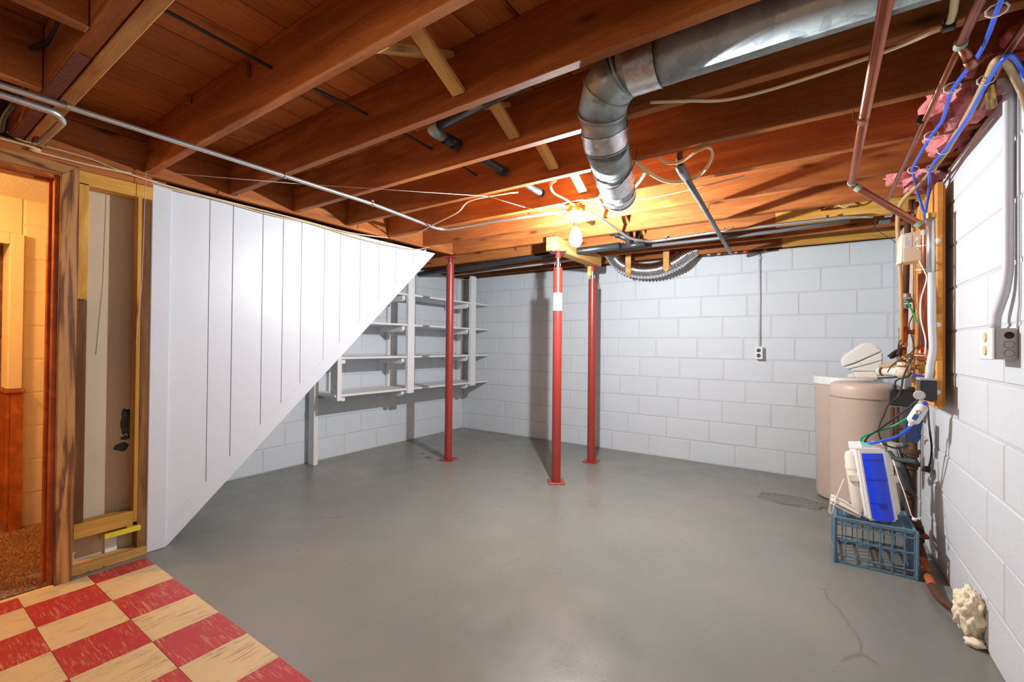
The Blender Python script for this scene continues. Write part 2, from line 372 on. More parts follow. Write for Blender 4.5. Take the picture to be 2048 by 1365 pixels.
# ------------------------------------------------------------------ setting: floor
XL, XS, XR, YB = -3.94, -2.97, .55, 4.66
fl = mk('floor', [(-4.6, -3, 0), (1.2, -3, 0), (1.2, 5.2, 0), (-4.6, 5.2, 0)], [(0, 1, 2, 3)], M['floor'], kind='structure')
tx = [-2.885, -2.76, -2.526, -2.292, -2.056, -1.82, -1.586, -1.352, -1.118]
ty = [.8715-.2275*i for i in range(9)]
for j in range(8):
    for i in range(8):
        y1, y0 = ty[j], ty[j+1]
        if j == 0 and i == 0: continue
        red = (i+j) % 2 == 0
        x0, x1 = tx[i], tx[i+1]
        if y1 < 0 and x0 > -1.9: continue
        box('tile', (x0+.0006, y0+.0006, 0), (x1-.0006, y1-.0006, .003), M['tile_red' if red else 'tile_cream'], fl, .0008)
box('tile', (tx[0], .645, 0), (tx[1]-.0006, .8715, .003), M['tile_red'], fl, .0008)
blob('cement_patch', U(1585, 1003, z=.0), (.22, .12, .005), M['cementpatch'], fl, 9, .3, 2.0, 5)
for k_, (px_, py_, ra, rb) in enumerate(((858, 916, .05, .03), (880, 921, .04, .018), (845, 908, .03, .015), (1010, 868, .03, .02))):
    blob('bare_spot', U(px_, py_, z=-.0005), (ra, rb, .0012), M['barespot'], fl, 11+k_, .7, 2.4, 3)
# hall carpet: short loops, too many to count
def carpet():
    vs = []; fs = []; rnd = random.Random(3)
    x0, x1, y0, y1 = -3.93, -2.925, -.1, .72
    vs += [(x0, y0, .004), (x1, y0, .004), (x1, y1, .004), (x0, y1, .004)]; fs.append((0, 1, 2, 3))
    for _ in range(26000):
        x = rnd.uniform(x0, x1); y = rnd.uniform(y0, y1); h = rnd.uniform(.008, .016); a = rnd.uniform(0, 6.28); s = .0045; dx, dy = rnd.uniform(-.005, .005), rnd.uniform(-.005, .005)
        i = len(vs)
        vs += [(x+s*math.cos(a), y+s*math.sin(a), .004), (x+s*math.cos(a+2.1), y+s*math.sin(a+2.1), .004), (x+s*math.cos(a+4.2), y+s*math.sin(a+4.2), .004), (x+dx, y+dy, h)]
        fs += [(i, i+1, i+3), (i+1, i+2, i+3), (i+2, i, i+3)]
    mk('carpet', vs, fs, M['carpet'], kind='stuff', label='brown looped carpet in the warm lit hall beyond the doorway', cat='carpet')
carpet()
box('trim_1', (-2.905, -.35, 0), (-2.885, .529, .007), M['goldstrip'], None, .002, kind='structure')

# ------------------------------------------------------------------ block walls
def blockwall(wall, axis, fixed, s0, s1, z0, zt, phases, side, mat, depth=.03, ztop=None):
    """blocks along axis ('x' or 'y') in front of a recessed mortar plane; side = +1/-1 direction of the room"""
    n = int(round((zt-z0)/.2032+.49))
    for c in range(n):
        za, zb = z0+c*.2032, min(z0+(c+1)*.2032, zt)
        if zb-za < .03: break
        ph = phases[c] if c < len(phases) else phases[c % len(phases)]
        k = math.floor((s0-ph)/.4064); s = ph+k*.4064
        while s < s1-.02:
            a, b = max(s, s0), min(s+.4064, s1); s += .4064
            if b-a < .03: continue
            g = .0035; proud = random.uniform(-.0012, .0012)
            f0, f1 = fixed+side*proud, fixed-side*depth
            lo = (a+g, min(f0, f1), za+g) if axis == 'x' else (min(f0, f1), a+g, za+g)
            hi = (b-g, max(f0, f1), zb-g) if axis == 'x' else (max(f0, f1), b-g, zb-g)
            # shared mesh for alike pieces
            L = Vector(hi)-Vector(lo); L = Vector([round(v, 3) for v in L]); cc = (Vector(lo)+Vector(hi))/2
            o = bpy.data.objects.new('block', boxmesh(L.x, L.y, L.z, .005, mat)); o.location = cc; link(o, wall)
def ph(px, py, axis):
    p = U(px, py, y=YB) if axis == 'x' else U(px, py, x=XR)
    return (p.x if axis == 'x' else p.y) % .4064
pb = [ph(1297.5, 890, 'x'), ph(1332.7, 850, 'x'), ph(1356.6, 810, 'x'), ph(1398.6, 780, 'x'), ph(1359, 740, 'x'), ph(1395, 700, 'x'), ph(1357, 650, 'x'), ph(1402, 610, 'x'), ph(1350, 570, 'x'), ph(1392, 530, 'x')]
wb = box('wall_back', (-4.2, YB+.003, 0), (.9, YB+.2, 2.02), M['mortar'], None, 0, kind='structure')
blockwall(wb, 'x', YB, XL, XR, 0, 2.02, pb, -1, M['block'])
pr1, pr2 = ph(1939, 900, 'y'), ph(1975, 1000, 'y')
wr = box('wall_right', (XR+.003, -3, 0), (.8, YB+.1, 2.02), M['mortar'], None, 0, kind='structure')
blockwall(wr, 'y', XR, .9, YB, 0, 2.02, [pr2, pr1, pr2, pr1, pr2, pr1, pr2, pr1, pr2, pr1], -1, M['block'])
wl = box('wall_left', (-4.2, .97, 0), (XL-.003, YB+.1, 2.03), M['mortar'], None, 0, kind='structure')
blockwall(wl, 'y', XL, 1.0, YB, 0, 2.03, [(U(753, 900, x=XL).y) % .4064, (U(721, 880, x=XL).y) % .4064]*5, 1, M['block'])
wh = box('wall_hall', (-4.2, .562, 0), (XL-.003, .93, 1.985), M['hallblock'], None, 0, kind='structure')
blockwall(wh, 'y', XL, .565, .93, 0, 1.985, [.565-.4064, .565-.4064], 1, M['hallblock'])
wh2 = box('wall_hall_end', (-4.2, -1.2, 1.77), (XL, .56, 1.985), M['hallblock'], None, .002, kind='structure')
box('wall_hall_side', (-3.94, .93, 0), (-3.0, .97, 2.2), M['ceilpaint'], None, .001, kind='structure')
box('wall_hall_front', (-4.2, -1.25, 0), (-2.93, -1.2, 2.0), M['hallblock'], None, .001, kind='structure')
box('wall_front', (-4.2, -3.05, 0), (.8, -3, 2.3), M['block'], None, .001, kind='structure')
# plaster partition with the doorway
wp = thing('wall_partition', (-2.97, .6, 0), kind='structure')
box('panel', (-3.02, -3, 0), (-2.925, -.35, 2.03), M['ceilpaint'], wp)
box('panel', (-3.02, -.35, 1.96), (-2.95, .59, 2.03), M['joist'], wp)
box('ceiling_hall', (-4.2, -1.25, 1.985), (-3.0, .97, 2.02), M['ceilpaint'], None, .001, kind='structure')

# ------------------------------------------------------------------ ceiling: subfloor boards, joists, header, blocking, bridging
ce = thing('ceiling', (-1.2, 2, 2.27), kind='structure')
x = -4.15; i = 0
while x < 1.1:
    wd = .184
    box_o = beam('subfloor_board', (x+wd/2, -3, 2.275+random.uniform(0, .002)), (x+wd/2, 5.2, 2.275), wd-.006, .02, M['board'], ce, .002)
    x += wd; i += 1
JT = .040
def joist(y, xa, xb, mat, za=2.03, zb=2.03, top=2.264, nm='joist', th=JT):
    h = top-max(za, zb)
    beam(nm, (xa, y+th/2, (za+top)/2), (xb, y+th/2, (zb+top)/2), th, top-(za+zb)/2, mat, ce, .003)
drop = [0, 0, 0, 0, .008, .016, .035, .035, .03, .025, .02]
for k in range(11):
    y = .854+.4064*k
    xa = -2.935 if k <= 6 else -3.97
    m = M['joist']
    if k in (7, 9):
        joist(y, xa, -.22, m, 2.03, 2.03-drop[k]*.7); joist(y-.002, -.22, 1.0, M['yellow'], 2.03-drop[k]*.7, 2.03-drop[k])
    else: joist(y, xa, 1.0, m, 2.03, 2.03-drop[k])
# trimmer pair at the stair end, and joists behind the viewer
beam('joist', (-2.935, .392, 2.15), (1, .392, 2.15), .046, .23, M['joist'], ce, .003)
beam('joist', (-2.935, .440, 2.147), (1, .440, 2.147), .042, .234, M['doug'], ce, .003)
beam('saw_marked_strip', (-2.93, .392, 2.034), (-1.9, .392, 2.034), .040, .006, M['saw'], ce, .001)
for xx in (-2.3, -1.74, -1.0, -.5, 0, .45):
    beam('joist', (xx, .367, 2.148), (xx, -3, 2.148), JT, .232, M['joist'], ce, .003)
# header over the stair wall
beam('header', (-2.957, .47, 2.105), (-2.957, 3.30, 2.105), .040, .175, M['joist'], ce, .003)
beam('header', (-2.957, .47, 2.229), (-2.957, 3.30, 2.229), .040, .068, M['joist'], ce, .003)
beam('header', (-3.0, .47, 2.145), (-3.0, 3.30, 2.145), .040, .23, M['joist'], ce, .003)
# end plate on the walls
beam('sill_plate', (-4.1, YB+.05, 2.035), (.8, YB+.05, 2.015), .09, .03, M['brownstud'], ce, .003)
beam('sill_plate', (XR+.08, -1, 2.03), (XR+.08, YB+.1, 2.03), .14, .02, M['brownstud'], ce, .003)
beam('rim_board', (XR+.17, -1, 2.15), (XR+.17, YB+.1, 2.15), .04, .23, M['brownstud'], ce, .003)
beam('rim_board', (-4.1, YB+.16, 2.15), (.8, YB+.16, 2.15), .04, .23, M['brownstud'], ce, .003)
beam('rim_board', (-4.05, .97, 2.15), (-4.05, YB+.1, 2.15), .04, .23, M['brownstud'], ce, .003)
# cross bridging between joists
for k in range(9):
    y0, y1 = .854+.4064*k+JT, .854+.4064*(k+1)
    xx = -1.085-.02*k if k < 4 else -1.17
    if k < 7:
        beam('bridging', (xx, y0+.004, 2.235), (xx-.012, y1-.004, 2.075), .055, .019, M['pale'], ce, .002, up=(0, .4, 1))
        beam('bridging', (xx-.065, y0+.004, 2.07), (xx-.065, y1-.004, 2.235), .055, .019, M['pale'], ce, .002, up=(0, -.4, 1))
# small shim blocks nailed to the stair-side joists
for p, q in (((493, 140), .854), ((376, 195), .854)):
    pp = U(*p, y=q-.012); beam('block_shim', pp+Vector((0, 0, .03)), pp-Vector((0, 0, .03)), .022, .018, M['joist'], ce, .002)

# ------------------------------------------------------------------ stair side wall: post, planks, stringer
ws = thing('wall_stair', (XS, 2, 0), kind='structure')
def zd(y): return (y-.992)*.955
TOP = 1.985
def topz(y): return 1.985 if y < 2 else 1.985+.009*(y-2)
gaps = [.978, 1.176, 1.305, 1.485, 1.620, 1.751, 1.927, 2.060, 2.240, 2.427, 2.600, 2.800, 3.072]
for a, b in zip(gaps[:-1], gaps[1:]):
    g = .002 if a in (1.176, 1.305, 1.485, 1.62) else .0012
    y0, y1 = a+g, b-g
    pl = [(XS, y0, max(zd(y0), .0)+.03), (XS, y1, min(zd(y1)+.03, topz(y1)-.002)), (XS, y1, topz(y1)), (XS, y0, topz(y0))]
    prism('plank', pl, (-.018+random.uniform(-.001, 0), 0, 0), M['plank'], ws, .0012)
# stringer: painted rough-sawn board along the slope, its face level with the planks
sy0, sy1 = .98, 3.083
prism('stringer', [(XS+.001, sy0, .0), (XS+.001, .992, 0), (XS+.001, sy1, 1.995), (XS+.001, sy1-.12, 1.995), (XS+.001, sy0, .125)], (-.036, 0, 0), M['plank'], ws, .002)
beam('post', (-2.965, .934, 0), (-2.965, .934, 1.985), .09, .038, M['plank'], ws, .004, up=(1, 0, 0))
beam('backing', (XS-.03, .98, 1.95), (XS-.03, 2.94, 1.95), .02, .07, M['plank'], ws, .002)
# underside of the stair behind the planks: treads and risers on the slope
st = [(-3.9, 1.05, .0), (-3.01, 1.05, .0), (-3.01, 3.2, zd(3.2)), (-3.9, 3.2, zd(3.2))]
prism('soffit', [(p[0], p[1], p[2]+.10) for p in st], (0, 0, .02), M['shelfpaint'], ws, 0)

# ------------------------------------------------------------------ open stud bay between door and stair
wsb = thing('wall_stud_bay', (-2.97, .73, 0), kind='structure')
box('drywall', (-3.035, .597, 0), (-3.022, .885, 1.93), M['drywall'], wsb, .001)
beam('stud', (-2.972, .6165, 1.335), (-2.972, .6165, 1.90), .037, .088, M['yellow'], wsb, .002, up=(1, 0, 0))
beam('stud', (-2.980, .6165, .20), (-2.980, .6165, 1.333), .040, .088, M['brownstud'], wsb, .002, up=(1, 0, 0))
beam('stud', (-2.966, .835, .19), (-2.966, .835, 1.90), .018, .07, M['yellow'], wsb, .002, up=(1, 0, 0))
beam('stud', (-2.985, .868, .0), (-2.985, .868, 1.90), .038, .07, M['brownstud'], wsb, .002, up=(1, 0, 0))
beam('top_plate', (-2.972, .592, 1.925), (-2.972, .886, 1.925), .088, .068, M['yellow'], wsb, .002)
beam('top_plate', (-2.975, -.35, 1.989), (-2.975, .886, 1.989), .08, .054, M['joist'], wsb, .002)
beam('bottom_block', (-2.962, .598, .213), (-2.962, .826, .213), .07, .072, M['yellow'], wsb, .003)
beam('yellow_strip', (-2.965, .715, .150), (-2.965, .862, .150), .06, .026, M['yellowpaint'], wsb, .002)
beam('bottom_plate', (-2.969, .594, .022), (-2.969, .886, .022), .085, .044, M['pale'], wsb, .003)
box('drywall_patch', (-3.022, .735, .04), (-3.012, .785, .145), M['white'], wsb, .002)
blob('green_patch', (-3.022, .820, .70), (.004, .030, .07), M['greenpaint'], wsb, 3, .5, 1.6, 3)
blob('green_patch', (-3.022, .800, .575), (.004, .030, .020), M['greenpaint'], wsb, 5, .5, 1.6, 3)
blob('green_patch', (-3.022, .815, .62), (.004, .022, .010), M['greenpaint'], wsb, 8, .5, 1.6, 3)
tube('nail', [(-2.93, .70, .165), (-2.905, .69, .155)], .002, M['rust'], wsb, 6)

# ------------------------------------------------------------------ doorway to the hall
d1 = thing('door_1', (-2.9, .53, 0), kind='structure')
prism('casing', [(-2.885, .530, 0), (-2.885, .590, 0), (-2.885, .590, 1.962), (-2.885, .530, 1.905)], (-.02, 0, 0), M['oakz'], d1, .0015)
prism('casing', [(-2.885, -.42, 1.905), (-2.885, .5295, 1.905), (-2.885, .5895, 1.962), (-2.885, -.42, 1.962)], (-.02, 0, 0), M['oaky'], d1, .0015)
beam('casing', (-2.895, -.39, 0), (-2.895, -.39, 1.905), .060, .020, M['oak'], d1, .003, up=(1, 0, 0))
box('jamb', (-3.025, .512, 0), (-2.905, .530, 1.905), M['oakred'], d1, .002)
box('jamb', (-3.025, -.35, 1.887), (-2.905, .512, 1.905), M['oakred'], d1, .002)
box('jamb', (-3.025, -.36, 0), (-2.905, -.342, 1.905), M['oakred'], d1, .002)
box('door_stop', (-2.985, .501, 0), (-2.95, .513, 1.887), M['oakred'], d1, .002)
box('door_stop', (-2.985, -.35, 1.876), (-2.95, .501, 1.888), M['oakred'], d1, .002)
lathe('latch_strike', [(.001, -.002), (.012, -.001), (.012, .001), (.001, .002)], M['brass'], d1, (-2.93, .511, .93), (0, 1, 0), 12, sx=.6, sy=1.6)
# hall window/door trim and oak wainscot on the far wall
dh = thing('trim_2', (-3.9, .54, 0), kind='structure')
box('casing', (-3.94, .508, .845), (-3.905, .566, 1.765), M['hallblock'], dh, .003)
box('casing_head', (-3.94, -.6, 1.70), (-3.905, .508, 1.765), M['hallblock'], dh, .003)
box('reveal', (-4.12, .508, .845), (-3.94, .520, 1.765), M['hallblock'], dh, .002)
box('wainscot_board', (-3.94, .52, 0), (-3.90, .572, .82), M['oakred'], dh, .003)
box('wainscot_panel', (-4.12, .505, 0), (-3.90, .52, .82), M['oakred'], dh, .003)
box('wainscot_cap', (-4.12, .495, .82), (-3.89, .580, .842), M['oakred'], dh, .004)
box('opening_back', (-4.16, -1.2, 0), (-4.12, .52, 1.77), M['brownstud'], dh, .001)

# ================================================================== THINGS
# ---- bare bulb fixture
t = thing('light_fixture', BULB, 'bare glowing bulb in a porcelain socket on a metal box under the joists', 'light')
lathe('junction_box', [(.062, 0), (.062, .045)], M['brass'], t, (-1.245, 2.555, 1.978), seg=8, sm=False)
lathe('socket', [(.055, .0), (.052, -.012), (.030, -.030), (.022, -.055), (.020, -.060)][::-1], M['white'], t, (-1.245, 2.555, 1.978), seg=24)
lathe('bulb', [(.0, -.058), (.020, -.054), (.034, -.040), (.041, -.018), (.041, 0), (.034, .025), (.022, .050), (.016, .066)], M['bulb'], t, BULB-Vector((0, 0, .002)), seg=24)
lathe('bulb_base', [(.014, .0), (.014, .034)], M['steel'], t, BULB+Vector((0, 0, .088-.03)), seg=16)

# ---- red jack posts
def jackpost(x, y, ztube, ztop, label, rot, lab=False):
    t = thing('jack_post', (x, y, 0), label, 'post', 'red steel posts holding up the joists')
    lathe('tube', [(.0375, .012), (.0375, ztube)], M['red'], t, (x, y, 0), seg=32)
    lathe('screw', [(.015, ztube-.01), (.015, ztop-.05)], M['steel'], t, (x, y, 0), seg=16)
    lathe('collar', [(.024, ztop-.055), (.020, ztop-.02), (.020, ztop-.008)], M['red'], t, (x, y, 0), seg=16)
    rm = Matrix.Rotation(rot, 3, 'Z')
    for z0, s, n in ((.0, .135, 'base_plate'), (ztop-.010, .125, 'top_plate')):
        bm = bmesh.new(); bmesh.ops.create_cube(bm, size=1); bmesh.ops.scale(bm, vec=(s, s, .010), verts=bm.verts); bmesh.ops.bevel(bm, geom=bm.edges[:], offset=.002, segments=1, affect='EDGES')
        from_bm(n, bm, M['red'], t, (x, y, z0+.005), rm)
    for a in (0, 1):
        tube('screw_rod', [(x+.03*(a*2-1), y-.01, ztube-.01), (x+.02*(a*2-1), y-.005, ztop-.06)], .003, M['steel'], t, 6) if lab or a else None
    if lab:
        # paper label wrapped round the tube, facing the room
        a0 = math.atan2(-y, -x); vs = []; fs = []; n = 14
        z0, z1 = U(1112, 622, y=y).z, U(1112, 587, y=y).z
        for k in range(n+1):
            a = a0-1.25+2.5*k/n
            for z in (z0, z1): vs.append((x+.0379*math.cos(a), y+.0379*math.sin(a), z))
        for k in range(n): fs.append((2*k, 2*k+2, 2*k+3, 2*k+1))
        lb = mk('label', vs, fs, M['label'], t, smooth=True)
        d = Vector((math.cos(a0), math.sin(a0), 0)); side = Vector((-d.y, d.x, 0)); rot3 = Matrix((side, Vector((0, 0, 1)), d)).transposed()
        c = Vector((x, y, 0))+d*.0388
        text('lettering', "3'", .036, M['inkred'], lb, c+Vector((0, 0, z1-.024))-side*.008, rot3)
        for k in range(7):
            zz = z1-.052-.010*k; wd = (.022, .020, .018, .022, .014, .02, .018)[k]
            box_ = beam('print_line', c+Vector((0, 0, zz))-side*wd*.9, c+Vector((0, 0, zz))+side*wd*.8, .0006, .0016, M['ink'] if k < 4 else M['inkred'], lb, 0)
jackpost(-2.960, 3.285, 1.925, 1.995, 'red steel post beside the pointed lower end of the white stair wall', .35)
jackpost(-1.752, 3.269, 1.778, 1.915, 'red steel post nearest the bulb with a white paper label', .62, True)
jackpost(-1.784, 4.043, 1.785, 1.915, 'unlabelled red steel post closest to the white back wall', .1)
sb = beam('support_beam', (-1.775, 3.195, 1.972), (-1.775, 4.115, 1.972), .105, .112, M['pale'], None, .004, label='short thick pale timber beam resting on two red steel posts', cat='beam')

# ---- duct
def pj(px, py, **k): return U(px, py, **k)
t = thing('air_duct', (-.65, 1.5, 2.0), 'large round galvanized duct turning down from the joist bay with foil taped joints', 'duct')
r = .088
A0 = Vector((1.9, 1.47, 2.088)); A1 = Vector((-.50, 1.47, 2.088))
A2 = U(1215, 178, y=1.505); A3 = U(1204, 222, y=1.565); A4 = U(1213, 290, z=1.938); A5 = U(1223, 330, z=1.935); A6 = U(1238, 390, z=1.93)
E1 = U(1248, 140, y=1.475)
pts = [A0, E1]
tube('duct_run', [A0, E1], r, M['galv'], t, 40)
tube('elbow', [E1, A2, A3], r*1.0, M['galv'], t, 40)
tube('duct_section', [A3, A4], r*.985, M['galv'], t, 40)
tube('duct_section', [A4, A5], r*.965, M['galv'], t, 40)
tube('duct_section', [A5, A6], r*.94, M['galv'], t, 40)
def ring(c, d, rr, w_, mat, nm='seam_ring'):
    d = d.normalized(); lathe(nm, [(rr-.003, -w_), (rr+.0035, -w_*.5), (rr+.0035, w_*.5), (rr-.003, w_)], mat, t, c, d, 40)
ring(E1, (A0-E1).normalized()+(E1-A2).normalized(), r*1.01, .006, M['galv'])
ring(A2, (E1-A2).normalized()+(A2-A3).normalized(), r*1.03, .006, M['galv'])
ring(A3, (A2-A3).normalized()+(A3-A4).normalized(), r*1.02, .006, M['galv'])
ring(A4, A3-A4, r*.985, .005, M['galv']); ring(A6, A5-A6, r*.95, .006, M['galv'])
ring(A5, A4-A5, r*.975, .005, M['galv'])
def tape(a, b, f0, f1, rr):
    p, q = a.lerp(b, f0), a.lerp(b, f1); n = 8
    vs, fs = sweep([p.lerp(q, i/n) for i in range(n+1)], rr, 40, cap=False)
    rnd = random.Random(5); c = [v+Vector((rnd.uniform(-1, 1), rnd.uniform(-1, 1), rnd.uniform(-1, 1)))*.0012 for v in vs]
    mk('foil_tape', c, fs, M['foil'], t, smooth=True)
tape(A3, A4, .45, .95, r*.985+.003); tape(A5, A6, .05, .55, r*.94+.004); tape(E1, A0, .01, .05, r+.003); tape(A5, A6, .78, .93, r*.94+.003)
tube('hanging_wire', [A5+Vector((-.09, -.02, -.01)), A5+Vector((-.05, 0, -.088)), A5+Vector((.02, .01, -.10)), A5+Vector((.085, .02, -.03)), U(1275, 300, z=2.03)], .0018, M['blackrub'], t, 6, smooth=True)

# ---- flexible foil duct by the back wall, with two wooden hangers
yf = 4.42
fp = [U(1222, 505, y=yf), U(1240, 528, y=yf), U(1272, 541, y=yf), U(1310, 541, y=yf), U(1345, 529, y=yf), U(1372, 512, y=yf+.05), U(1392, 503, y=yf+.12)]
sp = smoothpath(fp, 40)
vs, fs = sweep(sp, .07, 24, rf=lambda s: (.072 if s < .75 else .072-(s-.75)*.13)+.008*math.cos(s*len(sp)*math.pi*.34))
mk('flexible_duct', vs, fs, M['flexfoil'], None, smooth=True, label='crinkled silver flexible duct sagging under the joists by the back wall', cat='duct')
def hanger(xp, y0, y1, nm_label):
    a = U(xp, y0, y=4.31); b = U(xp, y1, y=4.31); w_ = .027
    prism('duct_hanger', [a+Vector((-w_, 0, 0)), a+Vector((w_, 0, 0)), b+Vector((w_, 0, .025)), b, b+Vector((-w_, 0, .025))], (0, .018, 0), M['pale'], None, .001, label=nm_label, cat='hanger', group='wooden stakes in front of the flexible duct')
hanger(1256, 506, 553, 'pointed wooden stake crossing the silver flexible duct, nearer the red posts')
hanger(1332, 497, 544, 'pointed wooden stake crossing the silver flexible duct, farther from the red posts')
prism('short_stake', [U(1157.5, 533, y=4.0), U(1163, 533, y=4.0), U(1163, 552, y=4.0), U(1158.5, 556, y=4.0), U(1155.5, 550, y=4.0)], (0, .018, 0), M['pale'], None, label='small pointed wood offcut hanging beside the rear red post', cat='stake')
bpy.data.objects['short_stake'].location += Vector((.10, 0, 0))

# ---- conduits
def clip(t, c, d, rr, mat=None):
    lathe('clip', [(rr+.0035, -.006), (rr+.0035, .006)], mat or M['steel'], t, c, d, 14)
    box('clip_tab', (c.x-.008, c.y-.006, c.z+rr), (c.x+.008, c.y+.006, c.z+rr+.012), mat or M['steel'], t, .001)
t = thing('conduit', (-2.3, 1.3, 2.015), 'long thin metal conduit crossing under the joists and bending to the bulb box', 'conduit')
cp = [(-2.35, -1.0, 2.016), U(130, 212, z=2.016), U(570, 352, z=2.016), U(745, 408, z=2.016), U(885, 462, z=2.016), U(1000, 441, z=2.014), U(1140, 421, z=2.008)]
tube('pipe', cp, .011, M['emt'], t, 12, fil=.12)
for px_, py_ in ((137, 213), (570, 352), (745, 408), (1058, 432)):
    c = U(px_, py_, z=2.016); clip(t, c, (0, 1, 0) if px_ < 900 else (1, .1, 0), .011)
t = thing('conduit', (-2.5, .3, 2.0), 'shorter metal conduit with a wide elbow ending above the door casing', 'conduit')
tube('pipe', [(-2.42, -1, 2.0), U(0, 189, z=1.995), U(112, 226, z=1.995), U(127, 243, z=1.985), U(78, 288, z=1.975)], .0125, M['emt'], t, 12, fil=.06)
lathe('connector', [(.022, 0), (.022, .02), (.016, .03)], M['steel'], t, U(78, 290, z=1.965), (0, 0, 1), 14)
t = thing('conduit', (-.5, 3.9, 2.0), 'metal conduit running from the bulb box along the back joists to the pipe corner', 'conduit')
cp = [U(1172, 423, z=2.0), U(1190, 430, z=2.0), U(1262, 478, z=2.0), U(1300, 484, z=2.0), U(1420, 466, z=2.0), U(1560, 449, z=2.0), U(1700, 433, z=1.995), U(1745, 433, z=1.99)]
tube('pipe', cp, .0115, M['emt'], t, 12, fil=.1)
for p_ in ((1332, 479), (1655, 438)): clip(t, U(*p_, z=2.0), (1, .1, 0), .0115)
tube('conduit', [U(1232, 500, z=1.985), U(1480, 472, z=1.985), U(1560, 462, z=1.99), U(1700, 440, z=2.0)], .014, M['gunmetal'], None, 12, label='dark grey conduit just behind the bright one above the flexible duct', cat='conduit')
tube('drain_pipe', [U(840, 549, z=1.97), U(905, 539, z=1.97), U(1115, 508, z=1.97), U(1240, 492, z=1.97)], .030, M['iron'], None, 16, label='black drain pipe running under the joists behind the red posts', cat='pipe')
tube('conduit', [U(905, 551, z=1.985), U(1110, 525, z=1.985), U(1180, 515, z=1.985)], .012, M['paintedpipe'], None, 12, label='grey conduit between the black drain pipe and the back wall', cat='conduit')
t = thing('pipe_fitting', U(1255, 480, z=2.0), 'cluster of black drain fittings dropping between the joists beside the silver flexible duct', 'pipe fitting')
for a, b, rr in (((1218, 462), (1262, 482), .024), ((1254, 452), (1257, 494), .022), ((1276, 458), (1274, 494), .019), ((1240, 494), (1290, 488), .02)):
    tube('pipe', [U(*a, y=3.62), U(*b, y=3.62)], rr, M['iron'], t, 14)
for c in ((1222, 464), (1235, 470)): lathe('hub', [(.030, -.012), (.030, .012)], M['iron'], t, U(*c, y=3.60), (1, .1, -.3), 16)

# ---- black iron vent pipe through the joists
t = thing('vent_pipe', (-1.455, 2, 2.12), 'black iron pipe threading through the joists from a silver elbow', 'pipe')
e = Vector((-1.452, 1.475, 2.125))
tube('pipe', [U(1200, 92, y=1.46), e+Vector((.02, 0, 0))], .021, M['iron'], t, 16)
tube('pipe', [e, (-1.455, 4.0, 2.115)], .0235, M['iron'], t, 16)
tube('elbow', [e+Vector((.05, 0, 0)), e, e+Vector((0, .07, 0))], .029, M['galv'], t, 18, fil=.04)
for yy, m_ in ((1.64, 'iron'), (1.58, 'iron'), (2.13, 'white'), (2.03, 'iron')): lathe('coupling', [(.028, -.018), (.028, .018)], M[m_], t, (-1.455, yy, 2.118), (0, 1, 0), 18)
tube('wire', [(-1.64, .40, 2.15), (-1.66, .86, 2.152), (-1.635, 1.3, 2.15), (-1.65, 1.9, 2.148), (-1.69, 2.2, 2.15)], .0065, M['darkcable'], None, 8, smooth=True, label='thin black cable passing straight through holes in the joists', cat='cable')

# ---- dark sloping pipe at the middle of the ceiling
t = thing('gas_pipe', (-.55, 2.8, 1.98), 'dark grey pipe slanting under the joists from a capped elbow to the back wall', 'pipe')
a, b = U(1362, 338, z=1.985), U(1462, 508, z=1.965)
tube('pipe', [a, b], .0155, M['gunmetal'], t, 14)
tube('elbow', [U(1359, 330, z=2.0), a, a.lerp(b, .05)], .022, M['gunmetal'], t, 14, fil=.02)
tube('riser', [U(1359, 302, z=2.06), U(1359, 330, z=1.995)], .0155, M['rust'], t, 12)
for f_ in (.33, .66): tube('hanger_wire', [a.lerp(b, f_)+Vector((-.02, 0, 0)), a.lerp(b, f_)+Vector((0, 0, -.02)), a.lerp(b, f_)+Vector((.02, 0, .0)), a.lerp(b, f_)+Vector((.035, 0, .06))], .0018, M['rust'], t, 6)

# ---- cream cables
def cable(label, pts, r=.0055, mat='romex', flat=.6, name='cable', **k):
    return tube(name, pts, r, M[mat], None, 8, smooth=True, flat=flat, label=label, cat='cable', **k)
cable('cream cable swooping across the joists in front of the thick copper pipe', [U(1300, 205, z=2.03), U(1375, 202, z=2.022), U(1450, 200, z=2.02), U(1545, 178, z=2.02), U(1700, 128, z=2.02), U(1800, 92, z=2.02), U(1888, 54, z=2.01)], .008)
t = thing('cable_staple', U(1897, 52, z=2.01), 'small black plastic cable stack clip holding cream cable to a joist', 'clip')
c = U(1897, 52, z=2.01); box('staple_body', c-Vector((.014, .010, .012)), c+Vector((.014, .010, .018)), M['black'], t, .003)
for k in range(3): box('staple_rib', c+Vector((-.012+.010*k, -.013, -.010)), c+Vector((-.008+.010*k, -.009, .014)), M['black'], t, 0)
cable('short length of cream cable rising from the black stack clip', [U(1900, 45, z=2.0), U(1907, 20, z=2.0), U(1912, -30, z=2.0)], .009)
cable('looped cream cable hanging under the joists beside the duct', [U(1262, 385, z=2.02), U(1290, 345, z=2.01), U(1268, 322, z=2.02), U(1290, 340, z=2.0), U(1330, 362, z=1.99), U(1372, 362, z=1.99), U(1405, 345, z=1.99), U(1424, 315, z=2.0), U(1418, 295, z=2.015), U(1395, 302, z=2.01), U(1365, 322, z=2.0), U(1335, 326, z=2.01), U(1315, 314, z=2.03)], .009)
cable('cream cable stapled along the joists from the bulb box past the slanting pipe', [U(1178, 412, z=2.0), U(1240, 405, z=2.0), U(1330, 390, z=2.0), U(1400, 374, z=2.01), U(1490, 352, z=2.03)], .007)
cable('cream cable curling up from the bulb box into the joist bay', [U(1148, 410, z=2.0), U(1130, 398, z=2.0), U(1108, 386, z=2.01), U(1101, 370, z=2.03), U(1112, 360, z=2.06)], .008)
